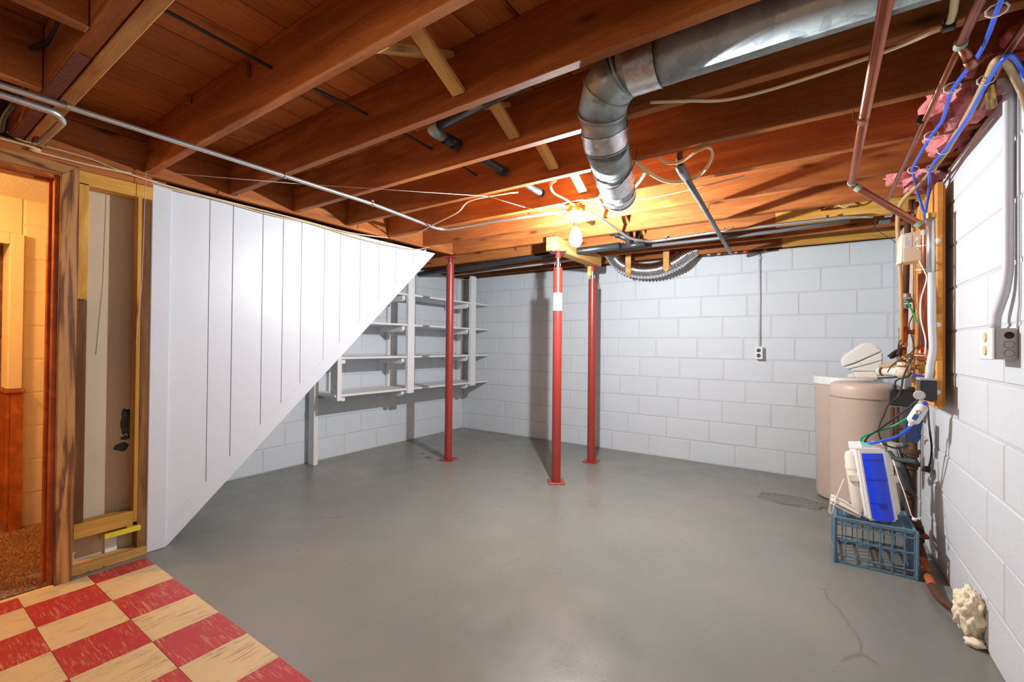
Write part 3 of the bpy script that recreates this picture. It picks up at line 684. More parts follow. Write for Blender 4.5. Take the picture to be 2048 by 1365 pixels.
cable('cream cable looping from the bulb box towards the end of the big duct', [U(1165, 408, z=2.005), U(1190, 402, z=2.005), U(1203, 385, z=2.0), U(1195, 372, z=2.04)], .006)
cable('cream cable dropping from a joist hole to the top of the stair wall', [U(1035, 385, z=2.1), U(1010, 388, z=2.06), U(940, 402, z=2.03), U(915, 425, z=2.01), U(870, 448, z=2.005), U(830, 468, z=2.008), U(790, 476, z=2.012)], .007)
wc = [(-2.925, -.9, 2.01), U(0, 277, x=-2.925), U(60, 300, x=-2.925), U(100, 311, x=-2.925), U(180, 331, x=-2.922), U(250, 346, x=-2.922), U(300, 362, x=-2.925), U(400, 390, x=-2.935), U(460, 405, x=-2.945), U(600, 440, x=-2.945), U(700, 466, x=-2.945), U(785, 477, x=-2.945)]
cable('cream cable tacked along the top of the door casing and the white stair planks', wc, .0085)
cable('lower cream cable following the top edge of the white planks to their tip', [U(300, 363, x=-2.94), U(340, 378, x=-2.945), U(440, 402, x=-2.95), U(540, 430, x=-2.95), U(620, 447, x=-2.95), U(700, 472, x=-2.95), U(770, 490, x=-2.95), U(830, 499, x=-2.945), U(858, 495, x=-2.93)], .0065)
cable('thin cream wire rising behind the cable above the door', [U(12, 262, x=-2.93), U(40, 280, x=-2.93), U(110, 298, x=-2.93), U(180, 318, x=-2.93), U(235, 340, x=-2.93), U(262, 346, x=-2.925)], .005)
cable('old black cloth cable snaking down past the joists at the far corner of the doorway', [U(122, 30, z=2.2), U(112, 60, z=2.18), U(92, 85, z=2.17), U(58, 100, z=2.16), U(52, 125, z=2.14), U(56, 150, z=2.11), U(48, 180, z=2.08), U(25, 210, z=2.04), U(8, 235, z=2.02), U(2, 262, z=2.0)], .008, 'darkcable', 1)
# pull string
t = thing('pull_string', U(293, 343, x=-2.92), 'thin white pull string strung from the door corner across to the bulb', 'string')
sx = [U(292, 343, x=-2.90), U(600, 368, z=2.018), U(975, 393, z=2.018), U(1050, 415, z=1.99), U(1145, 437, z=1.94)]
for a, b in zip(sx[:-1], sx[1:]): tube('cord', [a, b], .0014, M['string'], t, 6)
tube('cord', [U(292, 343, x=-2.90), U(284, 560, x=-2.90), U(272, 690, x=-2.90)], .0013, M['pinkstring'], t, 6)
lathe('nail', [(.004, 0), (.002, .01)], M['steel'], t, U(292, 343, x=-2.903), (1, 0, 0), 8)
# cup hooks under the joists
for (hx, hy, hl) in ((475, 388, 'small bolt head in the joist above the white planks near the post'), (757, 455, 'small white hook under a joist above the middle of the stair wall'), (1055, 492, 'small white hook under the joist beside the labelled red post')):
    p = U(hx, hy, z=2.022); hk = tube('ceiling_hook', [p+Vector((0, 0, .012)), p+Vector((0, 0, -.004)), p+Vector((.008, 0, -.014)), p+Vector((.014, 0, -.006))], .003, M['steel'], None, 8, smooth=True, label=hl, cat='hook')

# ---- wall shelving under the stair
t = thing('wall_shelf', (-3.7, 3.5, .6), 'white painted board shelving unit built along the far block wall below the stair', 'shelf')
XF = -3.50
SZ = [.655, .995, 1.330, 1.650]
for z in SZ:
    beam('shelf', (-3.715, 2.40, z+.004), (-3.715, 4.652, z-.002), .395, .020, M['shelfpaint'], t, .002)
for (ya, yb, za, zb) in ((2.415, 2.460, .615, 1.80), (3.245, 3.338, .615, 2.02), (4.282, 4.375, .620, 1.985)):
    beam('upright', ((XF-.02), (ya+yb)/2, za), ((XF-.02), (ya+yb)/2, zb), yb-ya, .04, M['shelfpaint'], t, .003, up=(1, 0, 0))
box('upright_side', (-3.61, 2.418, .615), (XF-.04, 2.455, 1.80), M['shelfpaint'], t, .003)
for (ya, yb) in ((3.32, 3.41), (4.50, 4.59), (2.60, 2.69)):
    beam('rear_upright', (-3.92, (ya+yb)/2, .58), (-3.92, (ya+yb)/2, 2.0), yb-ya, .036, M['shelfpaint'], t, .003, up=(1, 0, 0))
for z in SZ:
    for yy in (3.20, 4.24):
        prism('bracket', [(-3.90, yy, z-.012), (XF-.045, yy, z-.012), (XF-.045, yy, z-.05), (XF-.07, yy, z-.07), (-3.90, yy, z-.07)], (0, .04, 0), M['shelfpaint'], t, .002)
    prism('bracket', [(-3.90, 2.46, z-.012), (XF+.0, 2.46, z-.012), (XF+.0, 2.46, z-.045), (-3.90, 2.46, z-.045)], (0, .035, 0), M['shelfpaint'], t, .002)
box('wall_stud', (-3.89, 2.385, 0), (-3.805, 2.430, 2.0), M['shelfpaint'], None, .003, label='white painted floor to stair stud standing in front of the shelving end', cat='stud')

# ---- electrical on the walls
t = thing('outlet', (-.395, YB, 1.08), 'small painted outlet box with brown sockets on the back wall', 'outlet')
a, b = U(1511, 718, y=YB), U(1525, 694, y=YB)
box('box_body', (a.x, YB-.05, a.z), (b.x+.004, YB, b.z), M['outletplate'], t, .004)
box('cover', (a.x-.002, YB-.054, a.z-.002), (b.x+.006, YB-.05, b.z+.002), M['outletplate'], t, .002)
cx = (a.x+b.x)/2+.002
for k, z in enumerate(((a.z*.72+b.z*.28), (a.z*.30+b.z*.70))):
    lathe('socket_face', [(.0165, 0), (.0165, .003)], M['outlet'], t, (cx, YB-.054, z), (0, -1, 0), 20)
    for s_ in (-.006, .006): box('slot', (cx+s_-.001, YB-.0582, z-.004), (cx+s_+.001, YB-.057, z+.004), M['label'], t, 0)
tube('conduit_riser', [(U(1519, 500, y=YB-.02).x, YB-.012, 2.02), (U(1519, 690, y=YB-.02).x, YB-.012, b.z)], .009, M['paintedpipe'], t, 12)
for z in (1.56, 1.95): clip(t, Vector((U(1519, 600, y=YB-.02).x, YB-.014, z)), (0, 0, 1), .009, M['paintedpipe'])
t = thing('outlet', (XR, 2.2, 1.15), 'grey metal receptacle box with an open knockout on the near side wall', 'outlet')
y0, y1 = 2.105, 2.235; z0, z1 = 1.103, 1.205; D = .055
box('box_body', (XR-D, y0-.02, z0), (XR, y1-.02, z1), M['greybox'], t, .004)
box('cover', (XR-D-.006, y0-.022, z0-.002), (XR-D, y1-.018, z1+.002), M['outletplate'], t, .003)
for zz in ((z0*.72+z1*.28), (z0*.28+z1*.72)): lathe('receptacle', [(.017, 0), (.015, .004)], M['outletyellow'], t, (XR-D-.006, (y0+y1)/2-.02, zz), (-1, 0, 0), 20)
for k, (dz, m_) in enumerate(((.028, 'dark'), (-.002, 'greybox'), (-.03, 'greybox'))):
    zc = (z0+z1)/2+dz; c = (XR-.022, y0-.02, zc)
    if k == 0: lathe('knockout', [(.0115, 0), (.0115, .0006)], M['dark'], t, c, (0, -1, 0), 20)
    else: tube('knockout', [Vector(c)+Vector((.0115*math.cos(a), -.0003, .0115*math.sin(a))) for a in [i*.4 for i in range(16)]], .0006, M['seam'], t, 5)
tube('conduit_riser', [(XR-.03, 2.185, z1), (XR-.028, 2.185, 1.25), (XR-.02, 2.13, 1.33), (XR-.016, 2.118, 1.40), (XR-.016, 2.118, 2.0), (XR-.05, 2.12, 2.06)], .0135, M['paintedpipe'], t, 14, fil=.06)
tube('thin_wire', [(XR-.004, 2.085, 1.20), (XR-.004, 2.083, 1.25), (XR-.004, 2.073, 1.28), (XR-.004, 2.075, 1.95)], .003, M['paintedpipe'], t, 6)

# ---- copper and tubing overhead
def rings(t, pts, rr, mat='solder', w_=.012):
    for c, d in pts: lathe('solder_joint', [(rr, -w_), (rr+.0015, 0), (rr, w_)], M[mat], t, c, d, 14)
t = thing('copper_pipe', (.16, 2, 1.98), 'thick copper pipe running under the joists then slanting to the pipe corner', 'pipe')
c0, c1 = Vector((.142, 1.0, 1.98)), U(1703, 369, z=1.98); c2 = U(1851, 456, y=2.93); c3 = Vector((c2.x, c2.y, 1.33))
tube('pipe', [c0, c1, c2, c3], .0165, M['copper'], t, 16, fil=.018)
for p, q, f_ in ((c1, c0, .02), (c1, c2, .09), (c2, c1, .09), (c2, c3, .06)): rings(t, [(p.lerp(q, f_), q-p)], .0185)
lathe('coupling', [(.0185, -.02), (.0185, .02)], M['copper'], t, U(1727, 238, z=1.98), (0, 1, 0), 16)
tube('hook_wire', [U(1721, 236, z=1.98)+Vector((-.02, 0, .03)), U(1723, 236, z=1.96)+Vector((-.022, 0, 0)), U(1727, 240, z=1.96), U(1735, 238, z=1.98)+Vector((.02, 0, .03))], .002, M['rust'], t, 6)
t = thing('copper_pipe', (.33, 2, 1.98), 'thin copper pipe with a capped stub hanging toward the side wall', 'pipe')
q0, q1, q2 = Vector((.33, 1.0, 1.99)), U(1921, 88, z=1.985), U(1775, 400, z=1.985)
tube('pipe', [q0, q1], .0125, M['copper'], t, 12); tube('pipe', [q1, q2], .0095, M['copper'], t, 12)
tube('stub', [q1, U(1943, 130, z=1.94)], .0115, M['copper'], t, 12); tube('stub_cap', [U(1937, 119, z=1.95), U(1945, 133, z=1.937)], .0135, M['copper'], t, 12)
rings(t, [(q1, q2-q1)], .0145, 'solder', .012); clip(t, U(1842, 242, z=1.985), (0, 1, 0), .0095, M['black'])
t = thing('copper_pipe', (.46, 1.9, 1.98), 'short copper pipe over the side wall end with a dangling capped stub', 'pipe')
g1 = U(2003, 122, z=1.99)
tube('pipe', [(.475, 1.2, 2.0), g1, U(1960, 215, z=1.99)], .011, M['copper'], t, 12)
tube('stub', [U(1980, 165, z=1.97), U(1983, 213, z=1.93)], .013, M['brass'], t, 12)
cable('fat tan cable bowing down from the joists at the side wall to the pipe corner', [U(2062, 235, x=.53), U(2040, 175, z=1.94), U(2010, 122, z=1.965), U(1992, 122, z=1.965), U(1975, 155, z=1.965), U(1945, 215, z=1.965), U(1915, 265, z=1.965), U(1880, 320, z=1.965), U(1840, 365, z=1.965), U(1803, 405, z=1.95), U(1795, 440, y=3.35), U(1797, 500, y=3.35), U(1801, 560, y=3.35), U(1803, 650, y=3.38), U(1803, 690, y=3.4)], .0105, 'tancable', .8)
bl = 'blue'
cable('bright blue plastic tube running under the joists alongside the thin copper pipe', [U(2012, -30, z=1.975), U(1995, 20, z=1.975), U(1960, 105, z=1.975), U(1905, 180, z=1.975), U(1885, 240, z=1.975), U(1862, 272, z=1.975), U(1828, 330, z=1.97), U(1826, 345, z=1.965), U(1835, 385, y=3.1), U(1848, 428, y=3.12), U(1850, 450, y=3.14)], .0062, bl, 1)
cable('bright blue plastic tube tied beside the fat tan cable', [U(2062, 200, x=.53), U(2045, 145, z=1.955), U(2022, 112, z=1.96), U(2002, 124, z=1.955), U(1975, 165, z=1.955), U(1930, 245, z=1.955), U(1890, 300, z=1.955), U(1862, 335, z=1.955), U(1858, 380, y=2.98), U(1851, 430, y=3.1)], .0062, bl, 1)
for i, p_ in enumerate(((1995, 18), (1905, 174), (1863, 270), (1827, 339), (1973, 158), (1888, 300), (1862, 337))):
    c = U(*p_, z=1.965); a_ = [c+Vector((.020*math.cos(k*.7), .006*math.sin(k*.35), .016*math.sin(k*.7))) for k in range(10)]
    tube('cable_tie', a_, .002, M['string'], None, 6, label='white plastic tie '+('nearest the top edge of the photo on the left blue tube', 'on the left blue tube level with the capped copper stub', 'on the left blue tube just past the black pipe clip', 'where the left blue tube bends down to the pipe corner', 'around tan cable and right blue tube nearest the side wall conduit', 'halfway along the right blue tube and tan cable', 'where the right blue tube bends down to the pipe corner')[i], cat='tie', group='white ties on the blue tubes')
# pink insulation in the joist ends
for i, (p, rd, lb) in enumerate((((.49, 2.27, 2.10), (.13, .17, .10), 'largest torn pink fiberglass clump above the side wall'), ((.57, 2.17, 2.12), (.08, .12, .09), 'pink fiberglass clump behind the hanging copper stub'), ((.53, 2.70, 2.09), (.09, .12, .07), 'small pink fiberglass tuft in the joist end past the largest clump'), ((.47, 3.10, 2.07), (.12, .16, .08), 'pink fiberglass clump just above the yellow pine backing board'))):
    blob('insulation', p, rd, M['insulation'], None, i+1, .75, 1.8, 4, label=lb, cat='insulation')

# ================================================================== water treatment corner
# backing board
t = thing('backing_board', (.5, 3.05, 1.4), 'tall yellow pine backing board on the side wall behind the pipes', 'board')
yb0 = 2.87; xb = U(1873, 600, y=yb0).x; xe = U(1886, 600, y=yb0).x
box('board', (xb, yb0, .855), (xe, 3.50, 1.93), M['plyboard'], t, .003)
beam('batten', (xe+.008, yb0+.05, .86), (xe+.008, yb0+.05, 1.92), .03, .014, M['plyboard'], t, .001, up=(1, 0, 0))
beam('cleat', U(1868, 515, x=xb-.006), U(1871, 720, x=xb-.006), .012, .012, M['pale'], t, .001)
for z in (1.65, 1.25, .93): lathe('plaster_dab', [(.012, 0), (.008, .003)], M['label'], t, (xe-.018, yb0, z), (0, -1, 0), 12)
# tall galvanized service pipe into the black box
t = thing('service_pipe', (.47, 3.0, 1.4), 'pale galvanized vertical pipe entering the top of the black box', 'pipe')
tube('pipe', [U(1863, 545, y=2.84), U(1863, 640, y=2.84), U(1866, 700, y=2.84), U(1860, 730, y=2.84), U(1857, 765, y=2.84)], .0145, M['paintedpipe'], t, 14, fil=.04)
tube('upper_pipe', [U(1861, 430, y=2.84), U(1862, 545, y=2.84)], .0165, M['emt'], t, 14)
lathe('coupling', [(.0205, -.012), (.0205, .012)], M['brass'], t, U(1861, 432, y=2.84), (0, 0, 1), 14)
# big copper cylinder
t = thing('copper_cylinder', (.47, 3.15, 1.3), 'wide bright copper cylinder with brass fitting below the thick copper pipe', 'pipe')
yc = 2.905
tube('body', [U(1847, 548, y=yc), U(1846, 716, y=yc)], .0205, M['copper'], t, 24)
tube('coupling', [U(1846, 694, y=yc), U(1846, 722, y=yc)], .0232, M['copperbright'], t, 24)
tube('tail', [U(1844, 720, y=yc), U(1843, 748, y=yc)], .011, M['brass'], t, 14)
lathe('nut', [(.017, -.008), (.017, .008)], M['brass'], t, U(1843.5, 727, y=yc), (0, 0, 1), 6, sm=False)
tube('tee', [U(1824, 735, y=yc), U(1844, 735, y=yc)], .012, M['brass'], t, 12); lathe('nut', [(.016, -.009), (.016, .009)], M['brass'], t, U(1824, 735, y=yc), (1, 0, 0), 8, sm=False)
for p_ in ((1848, 492), (1848, 540), (1845, 712)):
    c = U(*p_, y=yc-.03); tube('strap', [c+Vector((-.03, 0, .002)), c+Vector((.0, -.012, 0)), c+Vector((.035, -.01, -.002))], .002, M['string'], t, 6)
tube('thin_lead', [U(1838, 522, y=2.86), U(1850, 545, y=2.84), U(1853, 560, y=2.84), U(1842, 600, y=2.86), U(1842, 640, y=2.86), U(1851, 680, y=2.84), U(1850, 710, y=2.84)], .0028, M['string'], t, 6, smooth=True)
# beige control box
t = thing('control_box', U(1822, 500, y=3.1), 'beige plastic control box with a printed white label between the copper pipes', 'control box')
yb_ = 3.0
prism('box_body', [U(1806, 468, y=yb_), U(1843, 461, y=yb_), U(1845, 522, y=yb_), U(1805, 526, y=yb_)], (0.0, .09, 0), M['beigebox'], t, .004)
prism('side_plate', [U(1800, 472, y=yb_+.02), U(1806, 468, y=yb_+.005), U(1804, 526, y=yb_+.005), U(1795, 529, y=yb_+.02), U(1797, 522, y=yb_+.02)], (0, .07, 0), M['beigebox'], t, .002)
lb = prism('label', [U(1809, 473, y=yb_-.001), U(1823.5, 471, y=yb_-.001), U(1823.5, 494, y=yb_-.001), U(1808.5, 495.5, y=yb_-.001)], (0, .0006, 0), M['label'], t)
for k in range(7): a, b = U(1810.5, 475.5+2.8*k, y=yb_-.0015), U((1822, 1817, 1821, 1822, 1820, 1821, 1822)[k], 475+2.8*k, y=yb_-.0015); beam('print_line', a, b, .0004, .0018, M['inkblue'], lb, 0)
lathe('knob', [(.010, 0), (.009, .010)], M['offwhite'], t, U(1838, 477, y=yb_), (0, -1, 0), 16)
box('slide_switch', U(1833, 492, y=yb_-.006), U(1840, 485, y=yb_+.002), M['offwhite'], t, .001); box('switch_slot', U(1831.5, 492, y=yb_-.002), U(1835, 485, y=yb_), M['seam'], t, 0)
lathe('button', [(.0035, 0), (.003, .004)], M['white'], t, U(1836.5, 498, y=yb_), (0, -1, 0), 12)
# supply riser left of it
t = thing('supply_riser', U(1810, 600, y=3.4), 'brown water riser with grey union and copper elbows above the tank connector', 'pipe')
yr = 3.42
tube('upper_pipe', [U(1816, 425, y=yr), U(1814, 500, y=yr), U(1811, 592, y=yr)], .0155, M['rust'], t, 14)
tube('lower_pipe', [U(1810, 618, y=yr), U(1808, 680, y=yr)], .0155, M['copper'], t, 14)
for py_, rr in ((592, .024), (602, .028), (613, .025)): lathe('union', [(rr, -.011), (rr, .011)], M['gunmetal' if py_ != 592 else 'greybox'], t, U(1811, py_, y=yr), (0, 0, 1), 8, sm=False)
tube('tee_branch', [U(1808, 664, y=yr), U(1840, 665, y=yr)], .013, M['copper'], t, 12)
tube('elbow', [U(1808, 655, y=yr), U(1806, 680, y=yr), U(1804, 700, y=yr)], .021, M['copper'], t, 14)
for py_, rr, m_ in ((660, .021, 'copper'), (674, .02, 'brass'), (690, .022, 'greybox'), (703, .018, 'copper')): lathe('collar', [(rr, -.012), (rr, .012)], M[m_], t, U(1806, py_, y=yr), (0, 0, 1), 14)
tube('valve_body', [U(1803, 705, y=yr-.02), U(1805, 742, y=yr-.02)], .020, M['brass'], t, 14)
for py_, rr in ((716, .028), (728, .025), (738, .030)): lathe('valve_nut', [(rr, -.009), (rr, .009)], M['offwhite'], t, U(1805, py_, y=yr-.03), (0, 0, 1), 10, sm=False)
tube('side_valve', [U(1812, 712, y=yr-.06), U(1835, 711, y=yr-.06)], .011, M['brass'], t, 10)
t = thing('tank_connector', U(1790, 745, y=3.5), 'ivory plastic pipe joining the softener head to the brass valve', 'pipe')
tube('pipe', [U(1758, 744, y=3.62), U(1785, 744, y=3.55), U(1802, 745, y=3.40)], .026, M['offwhite'], t, 16)
lathe('cap', [(.030, -.02), (.032, 0), (.022, .022)], M['offwhite'], t, U(1805, 747, y=3.37), (1, -.3, 0), 16)
lathe('band', [(.029, -.005), (.029, .005)], M['brownstud'], t, U(1767, 743, y=3.59), U(1785, 744, y=3.55)-U(1758, 744, y=3.62), 16)
cable('tan hose from the softener head up to the brass valve', [U(1762, 733, y=3.6), U(1778, 732, y=3.55), U(1790, 726, y=3.5), U(1800, 716, y=3.42)], .014, 'tancable', 1, name='hose')
t = thing('cord_bundle', U(1790, 708, y=3.4), 'bundle of coiled black cord tied beside the brass valve', 'cord')
rnd = random.Random(2); c = U(1790, 708, y=3.36)
for k in range(6):
    o_ = Vector((rnd.uniform(-.008, .008), rnd.uniform(-.01, .01), rnd.uniform(-.008, .008)))
    tube('cord_loop', [c+o_+Vector((.024*math.cos(a), .01*math.sin(a*2), .024*math.cos(a)*.8+.008*math.sin(a))) for a in [i*.5 for i in range(13)]], .0032, M['blackrub'], t, 6, smooth=True)
# blue handled valve
t = thing('valve', U(1838, 752, y=3.1), 'small valve with a blue lever above the black transformer box', 'valve')
beam('lever', U(1824, 751, y=3.08), U(1849, 753, y=3.08), .014, .010, M['blue'], t, .002); lathe('stem', [(.006, 0), (.006, .03)], M['brass'], t, U(1837, 755, y=3.09), (0, 0, -1), 10)
for dx in (-6, 0, 6): lathe('lever_bump', [(.006, -.004), (.006, .008)], M['blue'], t, U(1836+dx, 752, y=3.08), (0, 0, 1), 8)
# black transformer
t = thing('transformer', U(1857, 783, y=2.95), 'large black box with rounded corners on the yellow board below the pale pipe', 'electrical box')
prism('box_body', [U(1841, 761, y=2.80), U(1875, 762, y=2.80), U(1875, 803, y=2.80), U(1869, 806, y=2.80), U(1841, 799, y=2.80)], (0, .10, 0), M['black'], t, .005)
prism('lid', [U(1840, 757.5, y=2.80), U(1875.5, 759, y=2.80), U(1875.5, 762, y=2.80), U(1840, 761, y=2.80)], (0, .10, 0), M['greybox'], t, .001)
lathe('dial', [(.022, 0), (.022, .006), (.018, .010)], M['greybox'], t, U(1839, 791, y=2.785), (-.3, -1, 0), 20)
# black manifold between tanks and wall
t = thing('filter_manifold', U(1808, 800, y=3.5), 'wide black plastic power block behind the softener tank rim', 'electrical box')
prism('box_body', [U(1781, 781, y=3.4), U(1832, 779, y=3.4), U(1831, 816, y=3.4), U(1780, 812, y=3.4)], (0, .07, 0), M['black'], t, .006)
prism('top_plug', [U(1816, 775, y=3.38), U(1829, 775, y=3.38), U(1829, 782, y=3.38), U(1816, 782, y=3.38)], (0, .05, 0), M['black'], t, .002)
tube('plug', [U(1789, 782, y=3.39), U(1789, 772, y=3.39)], .010, M['black'], t, 10)
# cords
cord = lambda label, pts, r=.0045, mat='blackrub': cable(label, pts, r, mat, 1, name='cord')
cord('black cord arching from the plug on the power block up to the valves', [U(1789, 772, y=3.38), U(1792, 762, y=3.38), U(1804, 757, y=3.36), U(1816, 754, y=3.34), U(1822, 745, y=3.32)])
cord('black cord falling diagonally across the front of the softener tank', [U(1826, 715, y=3.2), U(1815, 735, y=3.2), U(1806, 757, y=3.2), U(1803, 775, y=3.2), U(1795, 795, y=3.2), U(1777, 810, y=3.18), U(1768, 830, y=3.15), U(1760, 848, y=3.12), U(1757, 862, y=3.1), U(1762, 880, y=3.1), U(1775, 892, y=3.1), U(1795, 897, y=3.12), U(1818, 892, y=3.15)])
cord('black cable stretched from the dial down to the top of the filter unit', [U(1836, 800, y=2.9), U(1815, 818, y=2.92), U(1790, 836, y=2.95), U(1760, 858, y=3.0), U(1738, 872, y=3.02), U(1728, 886, y=3.05)], .005)
cord('thin black wire wandering down between the copper riser and the big cylinder', [U(1816, 585, y=3.3), U(1826, 605, y=3.3), U(1828, 625, y=3.3), U(1818, 650, y=3.3), U(1824, 675, y=3.3), U(1828, 700, y=3.3), U(1815, 725, y=3.3), U(1800, 712, y=3.3), U(1797, 690, y=3.3), U(1803, 680, y=3.3)], .0028)
cord('black wires crossing beside the brass tee', [U(1838, 690, y=3.25), U(1822, 706, y=3.25), U(1808, 716, y=3.25), U(1785, 730, y=3.3), U(1775, 745, y=3.3)], .0028)
t = thing('power_cord', U(1858, 850, y=2.85), 'loose black power cord with a plug hanging against the white side wall', 'cord')
tube('wire', [U(1856, 815, x=.53), U(1858, 850, x=.53), U(1863, 890, x=.53), U(1862, 915, x=.535), U(1858, 935, x=.535)], .0045, M['blackrub'], t, 8, smooth=True)
prism('plug', [U(1857, 933, x=.53), U(1862, 934, x=.53), U(1861, 946, x=.53), U(1851, 944, x=.53)], (-.02, 0, 0), M['black'], t, .003)
cord('thin black probe wire from the backing joists down to the beige control box', [U(1745, 455, y=3.9), U(1765, 468, y=3.8), U(1785, 480, y=3.5), U(1792, 486, y=3.4)], .002)
t = thing('sensor_box', U(1770, 444, y=3.9), 'small dark box clamped on the joist where the long conduit ends', 'electrical box')
box('box_body', U(1757, 450, y=3.9), U(1782, 438, y=3.84), M['gunmetal'], t, .004); box('bracket', U(1768, 436, y=3.9), U(1786, 424, y=3.85), M['outletplate'], t, .003)
cord('black cable tie end dangling from the conduit end box', [U(1750, 428, y=3.85), U(1751, 440, y=3.85), U(1748, 462, y=3.85)], .004)
# green tubes
cable('green plastic tube from the grey union up over toward the big copper cylinder', [U(1814, 602, y=3.35), U(1824, 622, y=3.3), U(1832, 640, y=3.25), U(1838, 655, y=3.22)], .0045, 'green', 1, name='tube')
cable('green plastic tube looping from the filter unit to the white cartridge', [U(1722, 888, y=3.05), U(1724, 876, y=3.05), U(1745, 866, y=3.02), U(1775, 858, y=3.0), U(1800, 846, y=2.98), U(1816, 836, y=2.96)], .0055, 'green', 1, name='tube')
cable('blue plastic tube sweeping from the white cartridge to the filter unit', [U(1822, 850, y=2.93), U(1815, 860, y=2.93), U(1795, 873, y=2.96), U(1770, 881, y=3.0), U(1748, 886, y=3.03), U(1730, 887, y=3.05)], .0068, 'blue', 1, name='tube')
# white inline cartridge
t = thing('inline_filter', U(1834, 832, y=2.9), 'small white inline filter cartridge with a blue cap and a printed emblem', 'filter')
a, b = U(1822, 848, y=2.92), U(1846, 812, y=2.90); d = (b-a)
lathe('cartridge', [(.010, 0), (.024, .014), (.026, .022), (.026, .085), (.024, .100), (.012, .112)], M['white'], t, a, d, 24)
lathe('blue_cap', [(.009, .110), (.009, .128)], M['blue'], t, a, d, 14); lathe('nozzle', [(.008, -.012), (.010, .004)], M['white'], t, a, d, 14)
n_ = (Vector((0, 0, H))-(a+b)/2).normalized(); dd = d.normalized(); n_ = (n_-dd*n_.dot(dd)).normalized(); sd = dd.cross(n_)
m3 = Matrix((-sd, dd, n_)).transposed(); rm_ = Matrix((dd, sd, n_)).transposed()
pc = a+dd*.045+n_*.0262
bm = bmesh.new(); bmesh.ops.create_cube(bm, size=1); bmesh.ops.scale(bm, vec=(.030, .018, .0012), verts=bm.verts); pl = from_bm('print_patch', bm, M['inkblue'], t, pc, rm_)
text('emblem', 'Q', .026, M['ink'], t, a+dd*.072+n_*.0268, rm_)
# navy valve block and rusty drain stack
t = thing('pump_housing', U(1828, 865, y=3.2), 'navy blue plastic housing mounted on a rusty iron pipe behind the cartridge', 'pump')
prism('housing', [U(1811, 846, y=3.15), U(1846, 836, y=3.15), U(1840, 882, y=3.15), U(1830, 889, y=3.15), U(1811, 882, y=3.15)], (0, .07, 0), M['navy'], t, .005)
prism('rib', [U(1842, 838, y=3.14), U(1846, 837, y=3.14), U(1841, 880, y=3.14), U(1838, 880, y=3.14)], (0, .02, 0), M['navy'], t, .002)
t = thing('drain_stack', U(1825, 950, y=3.3), 'rusty black iron drain stack with crossed fittings between tank and side wall', 'pipe')
yd = 3.28
tube('pipe', [U(1826, 885, y=yd), U(1823, 940, y=yd), U(1818, 1060, y=yd), (U(1818, 1060, y=yd).x, yd, .0)], .020, M['rust'], t, 14)
for p_, rr in (((1825, 903), .034), ((1825, 910), .028), ((1824, 928), .034), ((1823, 934), .028), ((1819, 980), .030), ((1818, 992), .026)): lathe('fitting', [(rr, -.010), (rr, .010)], M['rust'], t, U(*p_, y=yd), (0, 0, 1), 12)
tube('branch', [U(1800, 905, y=yd+.1), U(1810, 905, y=yd), U(1822, 915, y=yd)], .014, M['rust'], t, 10)
tube('hose', [U(1796, 895, y=yd+.05), U(1805, 925, y=yd), U(1815, 960, y=yd-.02), U(1822, 990, y=yd-.04)], .011, M['black'], t, 10, smooth=True)
beam('lever', U(1797, 935, y=yd-.05), U(1830, 995, y=yd-.05), .014, .012, M['iron'], t, .002)
tube('side_tap', [U(1804, 978, y=yd-.03), U(1819, 984, y=yd-.03)], .010, M['rust'], t, 10)
tube('drain_hose', [U(1778, 905, y=3.35), U(1790, 918, y=3.3), U(1810, 922, y=3.25), U(1834, 925, y=3.2)], .0135, M['greenpaint'], None, 12, smooth=True, label='dark green hose leading behind the filter unit to the iron stack', cat='hose')
t = thing('inlet_pipe', U(1795, 850, y=3.5), 'dark pair of vertical pipes ending in a grey sleeve beside the softener tank', 'pipe')
tube('pipe', [U(1785, 815, y=3.55), U(1785, 900, y=3.55), (U(1785, 900, y=3.55).x, 3.55, .0)], .012, M['rust'], t, 12)
tube('pipe', [U(1794, 815, y=3.5), U(1794, 885, y=3.5)], .011, M['rust'], t, 12)
lathe('sleeve', [(.034, -.0), (.036, .13)], M['greybox'], t, U(1790, 930, y=3.48), (0, 0, 1), 18)
lathe('valve_knob', [(.014, -.008), (.014, .008)], M['rust'], t, U(1800, 856, y=3.45), (1, 0, 0), 10); tube('valve_arm', [U(1797, 856, y=3.45), U(1814, 855, y=3.4)], .008, M['rust'], t, 8)

# ---- softener tanks
t = thing('brine_tank', (.225, 4.22, 0), 'putty coloured brine tank with a pale grey lid, behind the taller softener tank', 'tank')
lathe('body', [(.16, .0), (.185, .012), (.190, .05), (.205, .86), (.205, .865)], M['tank'], t, (.222, 4.22, 0), seg=40)
lathe('lid', [(.212, .862), (.214, .905), (.205, .918), (.02, .922)], M['headgrey'], t, (.222, 4.22, 0), seg=40)
t = thing('water_softener', (.29, 3.78, 0), 'putty coloured softener tank topped by a pale grey wedge shaped control head', 'water softener')
cx, cy = .290, 3.78
lathe('body', [(.19, .0), (.196, .01), (.190, .04), (.186, .06), (.184, .80), (.188, .812)], M['tank'], t, (cx, cy, 0), seg=48)
lathe('rim', [(.188, .812), (.190, .84), (.189, .875), (.182, .893), (.165, .905), (.10, .912), (.02, .912)], M['tank'], t, (cx, cy, 0), seg=48)
lathe('seam', [(.1895, .808), (.1905, .814)], M['tankseam'], t, (cx, cy, 0), seg=48)
ya, dy = 3.66, .20
hd = lambda L: [U(p[0], p[1], y=ya) for p in L]
prism('head_lid', hd([(1684, 722), (1690, 712), (1727, 687), (1737, 686), (1752, 691), (1764, 700), (1765, 703), (1710, 727), (1688, 734), (1684, 731)]), (0, dy, 0), M['headgrey'], t, .007)
